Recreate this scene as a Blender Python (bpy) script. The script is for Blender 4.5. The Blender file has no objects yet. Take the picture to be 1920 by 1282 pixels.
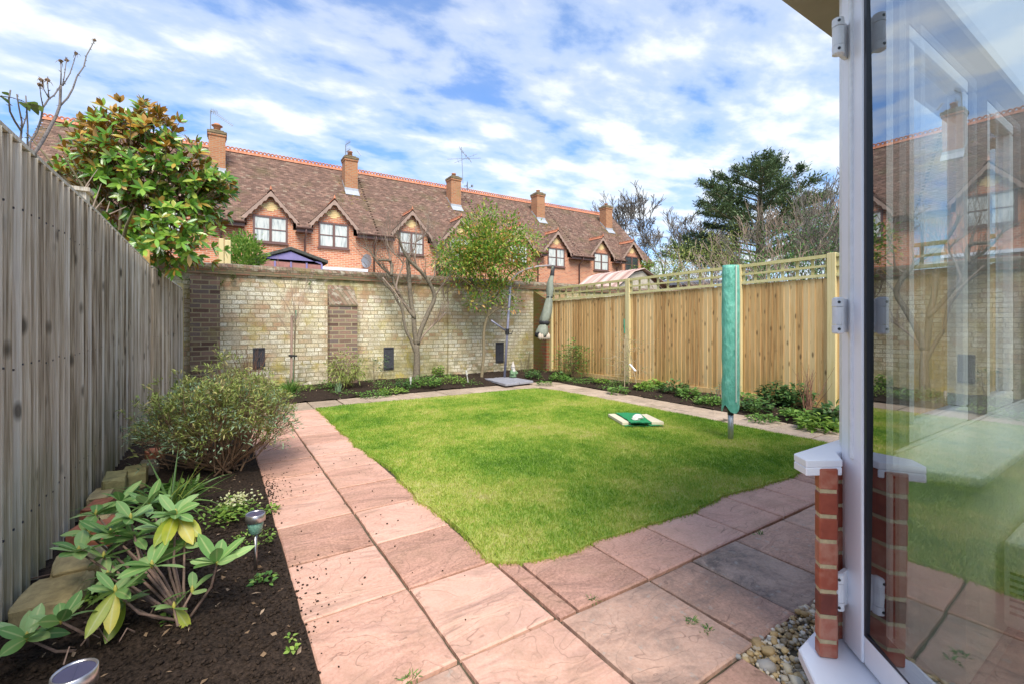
import bpy, math, random
import numpy as np
from mathutils import Vector, noise as mnoise
R=math.radians
random.seed(7); rs=np.random.RandomState(7)
S=bpy.context.scene; C=S.collection
# ---------------------------------------------------------------- camera
CAM_H=1.2; F=853.0; CX=960.0; HY=604.0
YAW=math.atan((CX-407)/F); SY,CY=math.sin(YAW),math.cos(YAW)
cam=bpy.data.cameras.new('camera'); co=bpy.data.objects.new('camera',cam); C.objects.link(co)
co.location=(0,0,CAM_H); co.rotation_euler=(math.pi/2,0,-YAW)
cam.sensor_width=36; cam.lens=F/1920*36; cam.shift_y=-(641-HY)/1920
cam.clip_start=.05; cam.clip_end=2000
S.camera=co
# ---------------------------------------------------------------- world: sky with high broken cloud
SUN_EL=R(52); SUN_DIR=Vector((-.32,-.95,0)).normalized()
W=bpy.data.worlds.new("World"); S.world=W; W.use_nodes=True
nt=W.node_tree; nt.nodes.clear()
def N(t,typ,**k):
    n=t.nodes.new(typ)
    for a,b in k.items():
        if a=='i':
            for kk,v in b.items(): n.inputs[kk].default_value=v
        else: setattr(n,a,b)
    return n
def L(t,a,b): t.links.new(a,b)
def ramp(t,src,stops,interp='LINEAR'):
    n=t.nodes.new('ShaderNodeValToRGB'); e=n.color_ramp; e.interpolation=interp
    while len(e.elements)<len(stops): e.elements.new(.5)
    for el,(p,c) in zip(e.elements,stops):
        el.position=p; el.color=(*c,1) if len(c)==3 else c
    L(t,src,n.inputs[0]); return n.outputs[0]
def math_(t,op,a,b=None,clamp=False):
    n=t.nodes.new('ShaderNodeMath'); n.operation=op; n.use_clamp=clamp
    for i,v in enumerate((a,b)):
        if v is None: continue
        if isinstance(v,(int,float)): n.inputs[i].default_value=v
        else: L(t,v,n.inputs[i])
    return n.outputs[0]
def mixc(t,f,a,b,mode='MIX'):
    n=t.nodes.new('ShaderNodeMix'); n.data_type='RGBA'; n.blend_type=mode
    for s,v in ((0,f),(6,a),(7,b)):
        if isinstance(v,(int,float)): n.inputs[s].default_value=v
        elif isinstance(v,tuple): n.inputs[s].default_value=(*v,1) if len(v)==3 else v
        else: L(t,v,n.inputs[s])
    return n.outputs[2]
sky=N(nt,'ShaderNodeTexSky',sky_type='NISHITA',sun_disc=False,sun_elevation=SUN_EL,
      sun_rotation=math.atan2(SUN_DIR.x,SUN_DIR.y),air_density=1.0,dust_density=.4,ozone_density=1.6)
tc=N(nt,'ShaderNodeTexCoord'); sp=N(nt,'ShaderNodeSeparateXYZ'); L(nt,tc.outputs['Generated'],sp.inputs[0])
zz=math_(nt,'ADD',math_(nt,'MAXIMUM',sp.outputs[2],0.0),.12)
cb=N(nt,'ShaderNodeCombineXYZ'); L(nt,math_(nt,'DIVIDE',sp.outputs[0],zz),cb.inputs[0]); L(nt,math_(nt,'DIVIDE',sp.outputs[1],zz),cb.inputs[1])
mp=N(nt,'ShaderNodeMapping'); mp.inputs['Rotation'].default_value=(0,0,R(32)); mp.inputs['Scale'].default_value=(1.0,1.5,1); L(nt,cb.outputs[0],mp.inputs[0])
n1=N(nt,'ShaderNodeTexNoise',i={'Scale':.5,'Detail':3,'Roughness':.5,'Distortion':.15}); L(nt,mp.outputs[0],n1.inputs['Vector'])
n2=N(nt,'ShaderNodeTexNoise',i={'Scale':3.3,'Detail':6,'Roughness':.55,'Distortion':.1}); L(nt,mp.outputs[0],n2.inputs['Vector'])
mm=math_(nt,'ADD',math_(nt,'MULTIPLY',n1.outputs[0],.55),math_(nt,'MULTIPLY',n2.outputs[0],.45))
# thicker cloud near the horizon
hz=math_(nt,'MULTIPLY',math_(nt,'SUBTRACT',.5,sp.outputs[2]),.16)
mm=math_(nt,'ADD',mm,hz)
cf=ramp(nt,mm,[(.41,(0.20,)*3),(.50,(.56,)*3),(.60,(.95,)*3)],'EASE')
skyc=mixc(nt,1.0,sky.outputs[0],(.50,1.0,1.55),'MULTIPLY')
bright=ramp(nt,n2.outputs[0],[(.3,(4.5,5.5,6.9)),(.6,(6.4,6.7,6.9))])
skm=mixc(nt,cf,skyc,bright)
bg=N(nt,'ShaderNodeBackground',i={'Strength':.1}); L(nt,skm,bg.inputs[0])
wo=N(nt,'ShaderNodeOutputWorld'); L(nt,bg.outputs[0],wo.inputs[0])
# ---------------------------------------------------------------- sun
sl=bpy.data.lights.new('sun','SUN'); sl.energy=3.1; sl.angle=R(30); sl.color=(1,.94,.84)
so=bpy.data.objects.new('sun',sl); C.objects.link(so)
sd=Vector((SUN_DIR.x*math.cos(SUN_EL),SUN_DIR.y*math.cos(SUN_EL),math.sin(SUN_EL)))
so.rotation_euler=sd.to_track_quat('Z','Y').to_euler()
so.location=(3,-6,12)
S.view_settings.view_transform='Standard'; S.view_settings.look='None'; S.view_settings.gamma=1; S.view_settings.exposure=0.80
S.cycles.max_bounces=8; S.cycles.transparent_max_bounces=16

# ---------------------------------------------------------------- measuring helpers (photo pixel -> real plane)
def sight(x,y):
    r=(x-CX)/F; return (SY+r*CY, CY-r*SY, (HY-y)/F)
def G(x,y,z=0.0):
    d=sight(x,y); t=(z-CAM_H)/d[2]; return Vector((d[0]*t,d[1]*t,z))
def AY(x,y,Y):
    d=sight(x,y); t=Y/d[1]; return Vector((d[0]*t,Y,CAM_H+d[2]*t))
def AX(x,y,X):
    d=sight(x,y); t=X/d[0]; return Vector((X,d[1]*t,CAM_H+d[2]*t))
def AZ(x,y,Z):  # at camera depth Z
    d=sight(x,y); return Vector((d[0]*Z,d[1]*Z,CAM_H+d[2]*Z))

# ---------------------------------------------------------------- mesh helpers
class MB:
    def __init__(s): s.v=[]; s.f=[]; s.m=[]; s.cm=0
    def quad(s,a,b,c,d):
        i=len(s.v); s.v+=[tuple(a),tuple(b),tuple(c),tuple(d)]; s.f.append((i,i+1,i+2,i+3)); s.m.append(s.cm)
    def poly(s,pts):
        i=len(s.v); s.v+=[tuple(p) for p in pts]; s.f.append(tuple(range(i,i+len(pts)))); s.m.append(s.cm)
    def hexa(s,p):  # 8 points: bottom 4 ccw, top 4 ccw
        i=len(s.v); s.v+=[tuple(q) for q in p]
        for f in ((3,2,1,0),(4,5,6,7),(0,1,5,4),(1,2,6,5),(2,3,7,6),(3,0,4,7)):
            s.f.append(tuple(i+k for k in f)); s.m.append(s.cm)
    def box(s,c,d,rz=0,tilt=0):
        x,y,z=[q/2 for q in d]; P=[]
        ca,sa=math.cos(rz),math.sin(rz)
        for dz in (-z,z):
            for dx,dy in ((-x,-y),(x,-y),(x,y),(-x,y)):
                zz2=dz+dx*tilt
                P.append((c[0]+dx*ca-dy*sa,c[1]+dx*sa+dy*ca,c[2]+zz2))
        s.hexa(P)
    def bb(s,x0,x1,y0,y1,z0,z1): s.box(((x0+x1)/2,(y0+y1)/2,(z0+z1)/2),(x1-x0,y1-y0,z1-z0))
    def beam(s,a,b,w,h,up=(0,0,1)):
        a=Vector(a);b=Vector(b);d=(b-a).normalized();u=Vector(up)
        r=d.cross(u).normalized(); u=r.cross(d).normalized()
        P=[]
        for q in (a,b):
            for sx,sz in ((-1,-1),(1,-1),(1,1),(-1,1)): P.append(q+r*(sx*w/2)+u*(sz*h/2))
        i=len(s.v); s.v+=[tuple(q) for q in P]
        for f in ((0,1,2,3),(7,6,5,4),(0,4,5,1),(1,5,6,2),(2,6,7,3),(3,7,4,0)):
            s.f.append(tuple(i+k for k in f)); s.m.append(s.cm)
    def prism(s,poly,z0,z1):
        n=len(poly); i=len(s.v)
        s.v+=[(p[0],p[1],z0) for p in poly]+[(p[0],p[1],z1) for p in poly]
        s.f.append(tuple(i+k for k in range(n-1,-1,-1))); s.f.append(tuple(i+n+k for k in range(n)))
        s.m+=[s.cm]*2
        for k in range(n):
            k2=(k+1)%n; s.f.append((i+k,i+k2,i+n+k2,i+n+k)); s.m.append(s.cm)
    def tube(s,pts,rad,n=6,cap=True):
        pts=[Vector(p) for p in pts]
        if isinstance(rad,(int,float)): rad=[rad]*len(pts)
        i0=len(s.v); u=None
        for k,p in enumerate(pts):
            d=(pts[min(k+1,len(pts)-1)]-pts[max(k-1,0)])
            if d.length<1e-9: d=Vector((0,0,1))
            d.normalize()
            if u is None: u=d.orthogonal().normalized()
            else:
                u=(u-d*u.dot(d))
                u=u.normalized() if u.length>1e-6 else d.orthogonal().normalized()
            w=d.cross(u)
            for j in range(n):
                a=2*math.pi*j/n; s.v.append(tuple(p+(u*math.cos(a)+w*math.sin(a))*rad[k]))
        for k in range(len(pts)-1):
            for j in range(n):
                a=i0+k*n+j; b=i0+k*n+(j+1)%n
                s.f.append((a,b,b+n,a+n)); s.m.append(s.cm)
        if cap:
            s.f.append(tuple(i0+j for j in range(n-1,-1,-1))); e=i0+(len(pts)-1)*n
            s.f.append(tuple(e+j for j in range(n))); s.m+=[s.cm]*2
    def lathe(s,c,prof,n=16,cap=True):  # prof: (r,z)
        i0=len(s.v)
        for r,z in prof:
            for j in range(n):
                a=2*math.pi*j/n; s.v.append((c[0]+r*math.cos(a),c[1]+r*math.sin(a),c[2]+z))
        for k in range(len(prof)-1):
            for j in range(n):
                a=i0+k*n+j;b=i0+k*n+(j+1)%n; s.f.append((a,b,b+n,a+n)); s.m.append(s.cm)
        if cap:
            s.f.append(tuple(i0+j for j in range(n-1,-1,-1))); e=i0+(len(prof)-1)*n
            s.f.append(tuple(e+j for j in range(n))); s.m+=[s.cm]*2
    def rock(s,c,d,rz=0,rough=.12,sub=1,sq=.5):
        V,Fc=ICO[sub]; i=len(s.v); sd=random.random()*99; ca,sa=math.cos(rz),math.sin(rz)
        for v in V:
            q=[math.copysign(abs(a)**sq,a) for a in v]; m=max(1e-6,max(abs(a) for a in q))
            k=1+rough*mnoise.noise(Vector(v)*1.7+Vector((sd,sd,sd)))*2
            x,y,z=q[0]*d[0]/2*k,q[1]*d[1]/2*k,q[2]*d[2]/2*k
            s.v.append((c[0]+x*ca-y*sa,c[1]+x*sa+y*ca,c[2]+z))
        for f in Fc: s.f.append(tuple(i+k for k in f)); s.m.append(s.cm)
    def build(s,name,mat,parent=None,smooth=False,bevel=0,seg=1):
        me=bpy.data.meshes.new(name); me.from_pydata(s.v,[],s.f); me.update()
        for m in (mat if isinstance(mat,(list,tuple)) else [mat]): me.materials.append(m)
        if isinstance(mat,(list,tuple)): me.polygons.foreach_set('material_index',s.m)
        if smooth: me.polygons.foreach_set('use_smooth',[True]*len(me.polygons))
        o=bpy.data.objects.new(name,me); C.objects.link(o)
        if parent is not None:
            o.parent=parent
            if parent.type=='EMPTY': o.location=[-q for q in parent.location]
        if bevel:
            b=o.modifiers.new('bevel','BEVEL'); b.width=bevel; b.segments=seg; b.limit_method='ANGLE'; b.angle_limit=R(40)
        return o
def ico(sub):
    t=(1+5**.5)/2
    v=[(-1,t,0),(1,t,0),(-1,-t,0),(1,-t,0),(0,-1,t),(0,1,t),(0,-1,-t),(0,1,-t),(t,0,-1),(t,0,1),(-t,0,-1),(-t,0,1)]
    v=[tuple(Vector(a).normalized()) for a in v]
    f=[(0,11,5),(0,5,1),(0,1,7),(0,7,10),(0,10,11),(1,5,9),(5,11,4),(11,10,2),(10,7,6),(7,1,8),(3,9,4),(3,4,2),(3,2,6),(3,6,8),(3,8,9),(4,9,5),(2,4,11),(6,2,10),(8,6,7),(9,8,1)]
    for _ in range(sub):
        mid={};nf=[]
        def m(a,b):
            k=(min(a,b),max(a,b))
            if k not in mid: v.append(tuple(((Vector(v[a])+Vector(v[b]))/2).normalized())); mid[k]=len(v)-1
            return mid[k]
        for a,b,c in f:
            x,y,z=m(a,b),m(b,c),m(c,a); nf+=[(a,x,z),(b,y,x),(c,z,y),(x,y,z)]
        f=nf
    return v,f
ICO=[ico(0),ico(1),ico(2)]
def np_mesh(name,V,Fq,mat,parent=None,smooth=True):
    me=bpy.data.meshes.new(name); nv=len(V); nf,k=Fq.shape
    me.vertices.add(nv); me.vertices.foreach_set('co',np.ascontiguousarray(V,dtype=np.float32).ravel())
    me.loops.add(nf*k); me.loops.foreach_set('vertex_index',np.ascontiguousarray(Fq,dtype=np.int32).ravel())
    me.polygons.add(nf); me.polygons.foreach_set('loop_start',np.arange(nf,dtype=np.int32)*k)
    me.polygons.foreach_set('loop_total',np.full(nf,k,dtype=np.int32))
    me.update(calc_edges=True); me.materials.append(mat)
    if smooth: me.polygons.foreach_set('use_smooth',[True]*nf)
    o=bpy.data.objects.new(name,me); C.objects.link(o)
    if parent is not None:
        o.parent=parent
        if parent.type=='EMPTY': o.location=[-q for q in parent.location]
    return o
def norm(a): return a/np.maximum(np.linalg.norm(a,axis=1,keepdims=True),1e-9)
def leaves(name,P,D,Ln,Wd,mat,parent=None,seg=2,droop=.25,fold=.25,up=None,prof=.8,blunt=1.0):
    """one small folded, curved blade per point"""
    P=np.asarray(P,float); n=len(P); D=norm(np.asarray(D,float))
    Ln=np.broadcast_to(np.asarray(Ln,float),(n,)); Wd=np.broadcast_to(np.asarray(Wd,float),(n,))
    U=np.tile([0,0,1.0],(n,1))+rs.normal(0,.35,(n,3)) if up is None else np.asarray(up,float)
    Rr=norm(np.cross(D,U)); Nn=norm(np.cross(Rr,D)); Nn*=np.sign(Nn[:,2:3]+1e-9)
    V=np.zeros((n,(seg+1)*3,3)); dr=np.broadcast_to(np.asarray(droop,float),(n,))
    for k in range(seg+1):
        t=k/seg; w=Wd*.5*(max(0,math.sin(math.pi*t**prof))**blunt if 0<t<1 else .06)
        c=P+D*(Ln*t)[:,None]; c[:,2]-=dr*Ln*t*t
        e=Nn*(fold*w)[:,None]
        V[:,k*3]=c-Rr*w[:,None]+e; V[:,k*3+1]=c; V[:,k*3+2]=c+Rr*w[:,None]+e
    f=[]
    for k in range(seg):
        a=k*3; f+=[(a,a+1,a+4,a+3),(a+1,a+2,a+5,a+4)]
    f=np.array(f); Fq=(f[None]+(np.arange(n)*(seg+1)*3)[:,None,None]).reshape(-1,4)
    o=np_mesh(name,V.reshape(-1,3),Fq,mat,parent)
    at_=o.data.attributes.new('mid','FLOAT','POINT'); at_.data.foreach_set('value',np.tile([0.,1.,0.],n*(seg+1)).astype(np.float32))
    return o
def tag(o,label,cat,group=None,kind=None):
    if label: o['label']=label
    if cat: o['category']=cat
    if group: o['group']=group
    if kind: o['kind']=kind
    return o
def thing(name,label,cat,loc=(0,0,0),group=None):
    o=bpy.data.objects.new(name,None); o.empty_display_size=.1; C.objects.link(o); o.location=loc
    return tag(o,label,cat,group)
def struct(o): o['kind']='structure'; return o
def dup(root,loc,rz=0,label=None):
    r=root.copy(); C.objects.link(r); r.location=loc; r.rotation_euler=(0,0,rz)
    if label: r['label']=label
    for ch in list(root.children):
        c=ch.copy(); C.objects.link(c); c.parent=r
        for g in ch.children:
            d=g.copy(); C.objects.link(d); d.parent=c
    return r

# ---------------------------------------------------------------- materials
def newmat(name):
    m=bpy.data.materials.new(name); m.use_nodes=True; t=m.node_tree; p=t.nodes['Principled BSDF']
    return m,t,p
def plain(name,col,rough=.6,metal=0,spec=.5,noise=0,nscale=8,bump=0):
    m,t,p=newmat(name); p.inputs['Base Color'].default_value=(*col,1); p.inputs['Roughness'].default_value=rough
    p.inputs['Metallic'].default_value=metal; p.inputs['Specular IOR Level'].default_value=spec
    if noise or bump:
        g=N(t,'ShaderNodeNewGeometry'); n=N(t,'ShaderNodeTexNoise',i={'Scale':nscale,'Detail':5,'Roughness':.65}); L(t,g.outputs['Position'],n.inputs['Vector'])
        if noise:
            dk=tuple(c*(1-noise) for c in col); lt=tuple(min(1,c*(1+noise*.6)) for c in col)
            L(t,ramp(t,n.outputs[0],[(.3,dk),(.7,lt)]),p.inputs['Base Color'])
        if bump:
            b=N(t,'ShaderNodeBump',i={'Strength':bump,'Distance':.01}); L(t,n.outputs[0],b.inputs['Height']); L(t,b.outputs[0],p.inputs['Normal'])
    return m
def leafmat(name,stops,rough=.45,trans=.3,back=None,nsc=0,spec=.4,rib=0):
    m,t,p=newmat(name); g=N(t,'ShaderNodeNewGeometry')
    v=g.outputs['Random Per Island']
    if nsc:
        n=N(t,'ShaderNodeTexNoise',i={'Scale':nsc,'Detail':3}); L(t,g.outputs['Position'],n.inputs['Vector'])
        v=math_(t,'ADD',math_(t,'MULTIPLY',v,.5),math_(t,'MULTIPLY',n.outputs[0],.5))
    c=ramp(t,v,stops)
    if rib:
        an=N(t,'ShaderNodeAttribute',attribute_name='mid'); c=mixc(t,math_(t,'MULTIPLY',ramp(t,an.outputs['Fac'],[(.80,(0,0,0)),(.97,(1,1,1))]),rib),c,(.55,.60,.25))
        nv=N(t,'ShaderNodeTexNoise',i={'Scale':90,'Detail':3}); L(t,g.outputs['Position'],nv.inputs['Vector']); c=mixc(t,math_(t,'MULTIPLY',ramp(t,nv.outputs[0],[(.5,(0,0,0)),(.75,(1,1,1))]),.25),c,(.30,.34,.10))
    if back is not None: c=mixc(t,math_(t,'MULTIPLY',g.outputs['Backfacing'],.9),c,back)
    L(t,c,p.inputs['Base Color']); p.inputs['Roughness'].default_value=rough; p.inputs['Specular IOR Level'].default_value=spec
    tr=N(t,'ShaderNodeBsdfTranslucent'); L(t,c,tr.inputs[0])
    mx=N(t,'ShaderNodeMixShader',i={0:trans}); L(t,p.outputs[0],mx.inputs[1]); L(t,tr.outputs[0],mx.inputs[2])
    L(t,mx.outputs[0],t.nodes['Material Output'].inputs[0]); return m
def wood(name,stops,grain=(30,30,1.2),rough=.8,green=0,knots=True,gcol=(.14,.15,.05),topz=None,streak=.45):
    m,t,p=newmat(name); g=N(t,'ShaderNodeNewGeometry')
    mpp=N(t,'ShaderNodeMapping'); mpp.inputs['Scale'].default_value=grain; L(t,g.outputs['Position'],mpp.inputs[0])
    off=N(t,'ShaderNodeVectorMath',operation='ADD'); L(t,mpp.outputs[0],off.inputs[0])
    cbb=N(t,'ShaderNodeCombineXYZ'); L(t,math_(t,'MULTIPLY',g.outputs['Random Per Island'],40),cbb.inputs[2]); L(t,cbb.outputs[0],off.inputs[1])
    n=N(t,'ShaderNodeTexNoise',i={'Scale':1.6,'Detail':6,'Roughness':.7,'Distortion':.6}); L(t,off.outputs[0],n.inputs['Vector'])
    v=math_(t,'ADD',math_(t,'MULTIPLY',n.outputs[0],.75),math_(t,'MULTIPLY',g.outputs['Random Per Island'],.33))
    m9=N(t,'ShaderNodeMapping'); m9.inputs['Scale'].default_value=tuple(q*3.5 for q in grain[:2])+(grain[2]*2,); L(t,g.outputs['Position'],m9.inputs[0]); n9=N(t,'ShaderNodeTexNoise',i={'Scale':1.6,'Detail':4,'Roughness':.6}); L(t,m9.outputs[0],n9.inputs['Vector'])
    v=math_(t,'ADD',v,math_(t,'MULTIPLY',math_(t,'SUBTRACT',n9.outputs[0],.5),streak))
    c=ramp(t,v,stops)
    if knots:
        mk=N(t,'ShaderNodeMapping'); mk.inputs['Scale'].default_value=(11,11,4.2); L(t,g.outputs['Position'],mk.inputs[0])
        o2=N(t,'ShaderNodeVectorMath',operation='ADD'); L(t,mk.outputs[0],o2.inputs[0]); L(t,cbb.outputs[0],o2.inputs[1])
        vo=N(t,'ShaderNodeTexVoronoi',i={'Scale':1.0}); L(t,o2.outputs[0],vo.inputs['Vector'])
        kf=ramp(t,vo.outputs['Distance'],[(.09,(1,1,1)),(.21,(0,0,0))])
        c=mixc(t,math_(t,'MULTIPLY',kf,.8),c,tuple(q*.3 for q in stops[0][1]))
    if green:
        n3=N(t,'ShaderNodeTexNoise',i={'Scale':2.2,'Detail':4}); L(t,g.outputs['Position'],n3.inputs['Vector'])
        spz=N(t,'ShaderNodeSeparateXYZ'); L(t,g.outputs['Position'],spz.inputs[0])
        low=ramp(t,spz.outputs[2],[(.1,(1,1,1)),(.75,(.12,)*3)])
        gf=math_(t,'MULTIPLY',math_(t,'MULTIPLY',ramp(t,n3.outputs[0],[(.35,(0,0,0)),(.65,(1,1,1))]),low),green)
        c=mixc(t,gf,c,gcol)
    L(t,c,p.inputs['Base Color']); p.inputs['Roughness'].default_value=rough
    b=N(t,'ShaderNodeBump',i={'Strength':.5,'Distance':.003}); L(t,n.outputs[0],b.inputs['Height']); L(t,b.outputs[0],p.inputs['Normal'])
    return m
def brick(name,stops,mortar,bw=.225,rh=.075,ms=.012,overlays=(),bump=.4,rough=.85,msm=.1,mode='xy',mist=None,pernoise=.25,squash=1.0,sqf=2,large=0):
    m,t,p=newmat(name); g=N(t,'ShaderNodeNewGeometry'); s3=N(t,'ShaderNodeSeparateXYZ'); L(t,g.outputs['Position'],s3.inputs[0])
    hx=math_(t,'ADD',s3.outputs[0],s3.outputs[1]); cb3=N(t,'ShaderNodeCombineXYZ'); L(t,hx,cb3.inputs[0]); L(t,s3.outputs[2],cb3.inputs[1])
    nd=N(t,'ShaderNodeTexNoise',i={'Scale':5,'Detail':2}); L(t,g.outputs['Position'],nd.inputs['Vector'])
    wob=N(t,'ShaderNodeVectorMath',operation='MULTIPLY_ADD'); L(t,nd.outputs['Color'],wob.inputs[0]); wob.inputs[1].default_value=(.012,.012,0); L(t,cb3.outputs[0],wob.inputs[2])
    bt=N(t,'ShaderNodeTexBrick',squash=squash,squash_frequency=sqf,i={'Color1':(0,0,0,1),'Color2':(1,1,1,1),'Mortar':(.5,.5,.5,1),'Scale':1,'Mortar Size':ms,'Mortar Smooth':msm,'Bias':0,'Brick Width':bw,'Row Height':rh})
    L(t,wob.outputs[0],bt.inputs['Vector'])
    n=N(t,'ShaderNodeTexNoise',i={'Scale':28,'Detail':6,'Roughness':.7}); L(t,g.outputs['Position'],n.inputs['Vector'])
    v=math_(t,'ADD',math_(t,'MULTIPLY',bt.outputs[0],1-pernoise),math_(t,'MULTIPLY',n.outputs[0],pernoise))
    if large:
        nl_=N(t,'ShaderNodeTexNoise',i={'Scale':1.6,'Detail':5,'Roughness':.6}); L(t,g.outputs['Position'],nl_.inputs['Vector'])
        v=math_(t,'ADD',math_(t,'MULTIPLY',v,1-large),math_(t,'MULTIPLY',math_(t,'ADD',math_(t,'MULTIPLY',math_(t,'SUBTRACT',nl_.outputs[0],.5),2.2),.5),large))
    c=ramp(t,v,stops)
    c=mixc(t,bt.outputs['Fac'],c,mortar)
    for sc,lo,hi,col,amt,zr in overlays:
        no=N(t,'ShaderNodeTexNoise',i={'Scale':sc,'Detail':6,'Roughness':.65,'Distortion':.3})
        of=N(t,'ShaderNodeVectorMath',operation='ADD'); L(t,g.outputs['Position'],of.inputs[0]); of.inputs[1].default_value=(sc*3.1,col[0]*17,col[1]*31); L(t,of.outputs[0],no.inputs['Vector'])
        f=ramp(t,no.outputs[0],[(lo,(0,0,0)),(hi,(1,1,1))])
        if zr: f=math_(t,'MULTIPLY',f,ramp(t,math_(t,'DIVIDE',s3.outputs[2],zr[0]),zr[1]))
        c=mixc(t,math_(t,'MULTIPLY',f,amt),c,col)
    L(t,c,p.inputs['Base Color']); p.inputs['Roughness'].default_value=rough
    h=math_(t,'ADD',math_(t,'MULTIPLY',math_(t,'SUBTRACT',1,bt.outputs['Fac']),1),math_(t,'MULTIPLY',n.outputs[0],.5))
    b=N(t,'ShaderNodeBump',i={'Strength':bump,'Distance':.01}); L(t,h,b.inputs['Height']); L(t,b.outputs[0],p.inputs['Normal'])
    return m
def paving(name,stops,stain=(.05,.045,.045),samt=.4,lo=.5,hi=.7,moss=.3,white=0):
    m,t,p=newmat(name); g=N(t,'ShaderNodeNewGeometry')
    cb3=N(t,'ShaderNodeCombineXYZ'); rr=math_(t,'MULTIPLY',g.outputs['Random Per Island'],60); L(t,rr,cb3.inputs[0]); L(t,rr,cb3.inputs[1])
    of=N(t,'ShaderNodeVectorMath',operation='ADD'); L(t,g.outputs['Position'],of.inputs[0]); L(t,cb3.outputs[0],of.inputs[1])
    m3=N(t,'ShaderNodeMapping'); m3.inputs['Scale'].default_value=(1,1.8,1); m3.inputs['Rotation'].default_value=(0,0,R(28)); L(t,of.outputs[0],m3.inputs[0])
    n=N(t,'ShaderNodeTexNoise',i={'Scale':2.9,'Detail':8,'Roughness':.62,'Distortion':.9}); L(t,m3.outputs[0],n.inputs['Vector'])
    nf=N(t,'ShaderNodeTexNoise',i={'Scale':75,'Detail':6,'Roughness':.75}); L(t,g.outputs['Position'],nf.inputs['Vector'])
    # riven steps: terraces of the noise
    nst=N(t,'ShaderNodeTexNoise',i={'Scale':2.6,'Detail':3.2,'Roughness':.5,'Distortion':.7}); L(t,m3.outputs[0],nst.inputs['Vector'])
    st=math_(t,'MULTIPLY',nst.outputs[0],10); fr=N(t,'ShaderNodeMath',operation='FRACT'); L(t,st,fr.inputs[0])
    edge=ramp(t,fr.outputs[0],[(0,(1,1,1)),(.09,(0,0,0)),(.98,(0,0,0)),(1,(.7,.7,.7))]); nk=N(t,'ShaderNodeTexNoise',i={'Scale':5,'Detail':3}); L(t,of.outputs[0],nk.inputs['Vector']); edge=math_(t,'MULTIPLY',edge,ramp(t,nk.outputs[0],[(.42,(.15,)*3),(.58,(1,1,1))]))
    v=math_(t,'ADD',math_(t,'ADD',math_(t,'MULTIPLY',n.outputs[0],.30),math_(t,'MULTIPLY',nf.outputs[0],.50)),math_(t,'MULTIPLY',g.outputs['Random Per Island'],.2))
    c=ramp(t,v,stops)
    c=mixc(t,math_(t,'MULTIPLY',edge,.62),c,tuple(q*.42 for q in stops[0][1]))
    ns=N(t,'ShaderNodeTexNoise',i={'Scale':2.3,'Detail':12,'Roughness':.80,'Distortion':.25}); L(t,of.outputs[0],ns.inputs['Vector'])
    c=mixc(t,math_(t,'MULTIPLY',ramp(t,ns.outputs[0],[(lo,(0,0,0)),(hi,(1,1,1))]),samt),c,stain)
    if white:
        nw=N(t,'ShaderNodeTexNoise',i={'Scale':26,'Detail':3}); L(t,of.outputs[0],nw.inputs['Vector'])
        c=mixc(t,math_(t,'MULTIPLY',ramp(t,nw.outputs[0],[(.62,(0,0,0)),(.7,(1,1,1))]),white),c,(.42,.38,.32))
    L(t,c,p.inputs['Base Color']); p.inputs['Roughness'].default_value=.75
    h=math_(t,'ADD',math_(t,'MULTIPLY',fr.outputs[0],.5),math_(t,'MULTIPLY',nf.outputs[0],.12))
    h=math_(t,'ADD',h,math_(t,'MULTIPLY',nst.outputs[0],2.0))
    b=N(t,'ShaderNodeBump',i={'Strength':.8,'Distance':.008}); L(t,h,b.inputs['Height']); L(t,b.outputs[0],p.inputs['Normal'])
    return m
M={}
M['upvc']=plain('white_upvc',(.86,.86,.90),.28,noise=.05,nscale=3)
M['upvc_old']=plain('weathered_white_upvc',(.78,.78,.79),.4,noise=.12,nscale=20)
M['rubber']=plain('black_gasket',(.012,.013,.02),.4)
M['steel']=plain('brushed_steel',(.45,.43,.42),.32,metal=1,noise=.15,nscale=40)
M['brass']=plain('tarnished_brass',(.22,.16,.10),.4,metal=1,noise=.3,nscale=80)
M['galv']=plain('galvanised_pole',(.42,.45,.46),.4,metal=.7,noise=.2,nscale=30)
M['black']=plain('black_plastic',(.02,.02,.022),.45)
M['darkiron']=plain('dark_iron_plate',(.055,.055,.065),.6,noise=.4,nscale=25)
M['soil']=plain('dark_compost',(.046,.031,.022),.95,noise=.9,nscale=75,bump=1.0,spec=.15)
M['mortar']=plain('joint_soil',(.10,.085,.05),.95,noise=.5,nscale=25,bump=.5)
M['ground']=plain('rough_ground',(.10,.10,.05),.95,noise=.4,nscale=2)
M['bark']=plain('mossy_grey_bark',(.21,.17,.12),.85,noise=.45,nscale=30,bump=.6)
M['bark2']=plain('olive_brown_bark',(.24,.19,.11),.85,noise=.4,nscale=40,bump=.5)
M['twig']=plain('pale_bare_twigs',(.34,.25,.19),.8,noise=.3,nscale=9)
M['twigdark']=plain('grey_bare_twigs',(.17,.145,.12),.85,noise=.3,nscale=3)
M['stem_brown']=plain('brown_stems',(.21,.13,.075),.8,noise=.3,nscale=30)
M['rose_stem']=plain('rose_stem',(.17,.14,.12),.7,noise=.4,nscale=60)
M['rhodo_stem']=plain('pinkish_stem',(.26,.17,.13),.8,noise=.3,nscale=60)
M['green_cane']=plain('green_cane',(.05,.28,.17),.5)
M['bamboo']=plain('pale_cane',(.42,.33,.2),.6,noise=.2,nscale=40)
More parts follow.
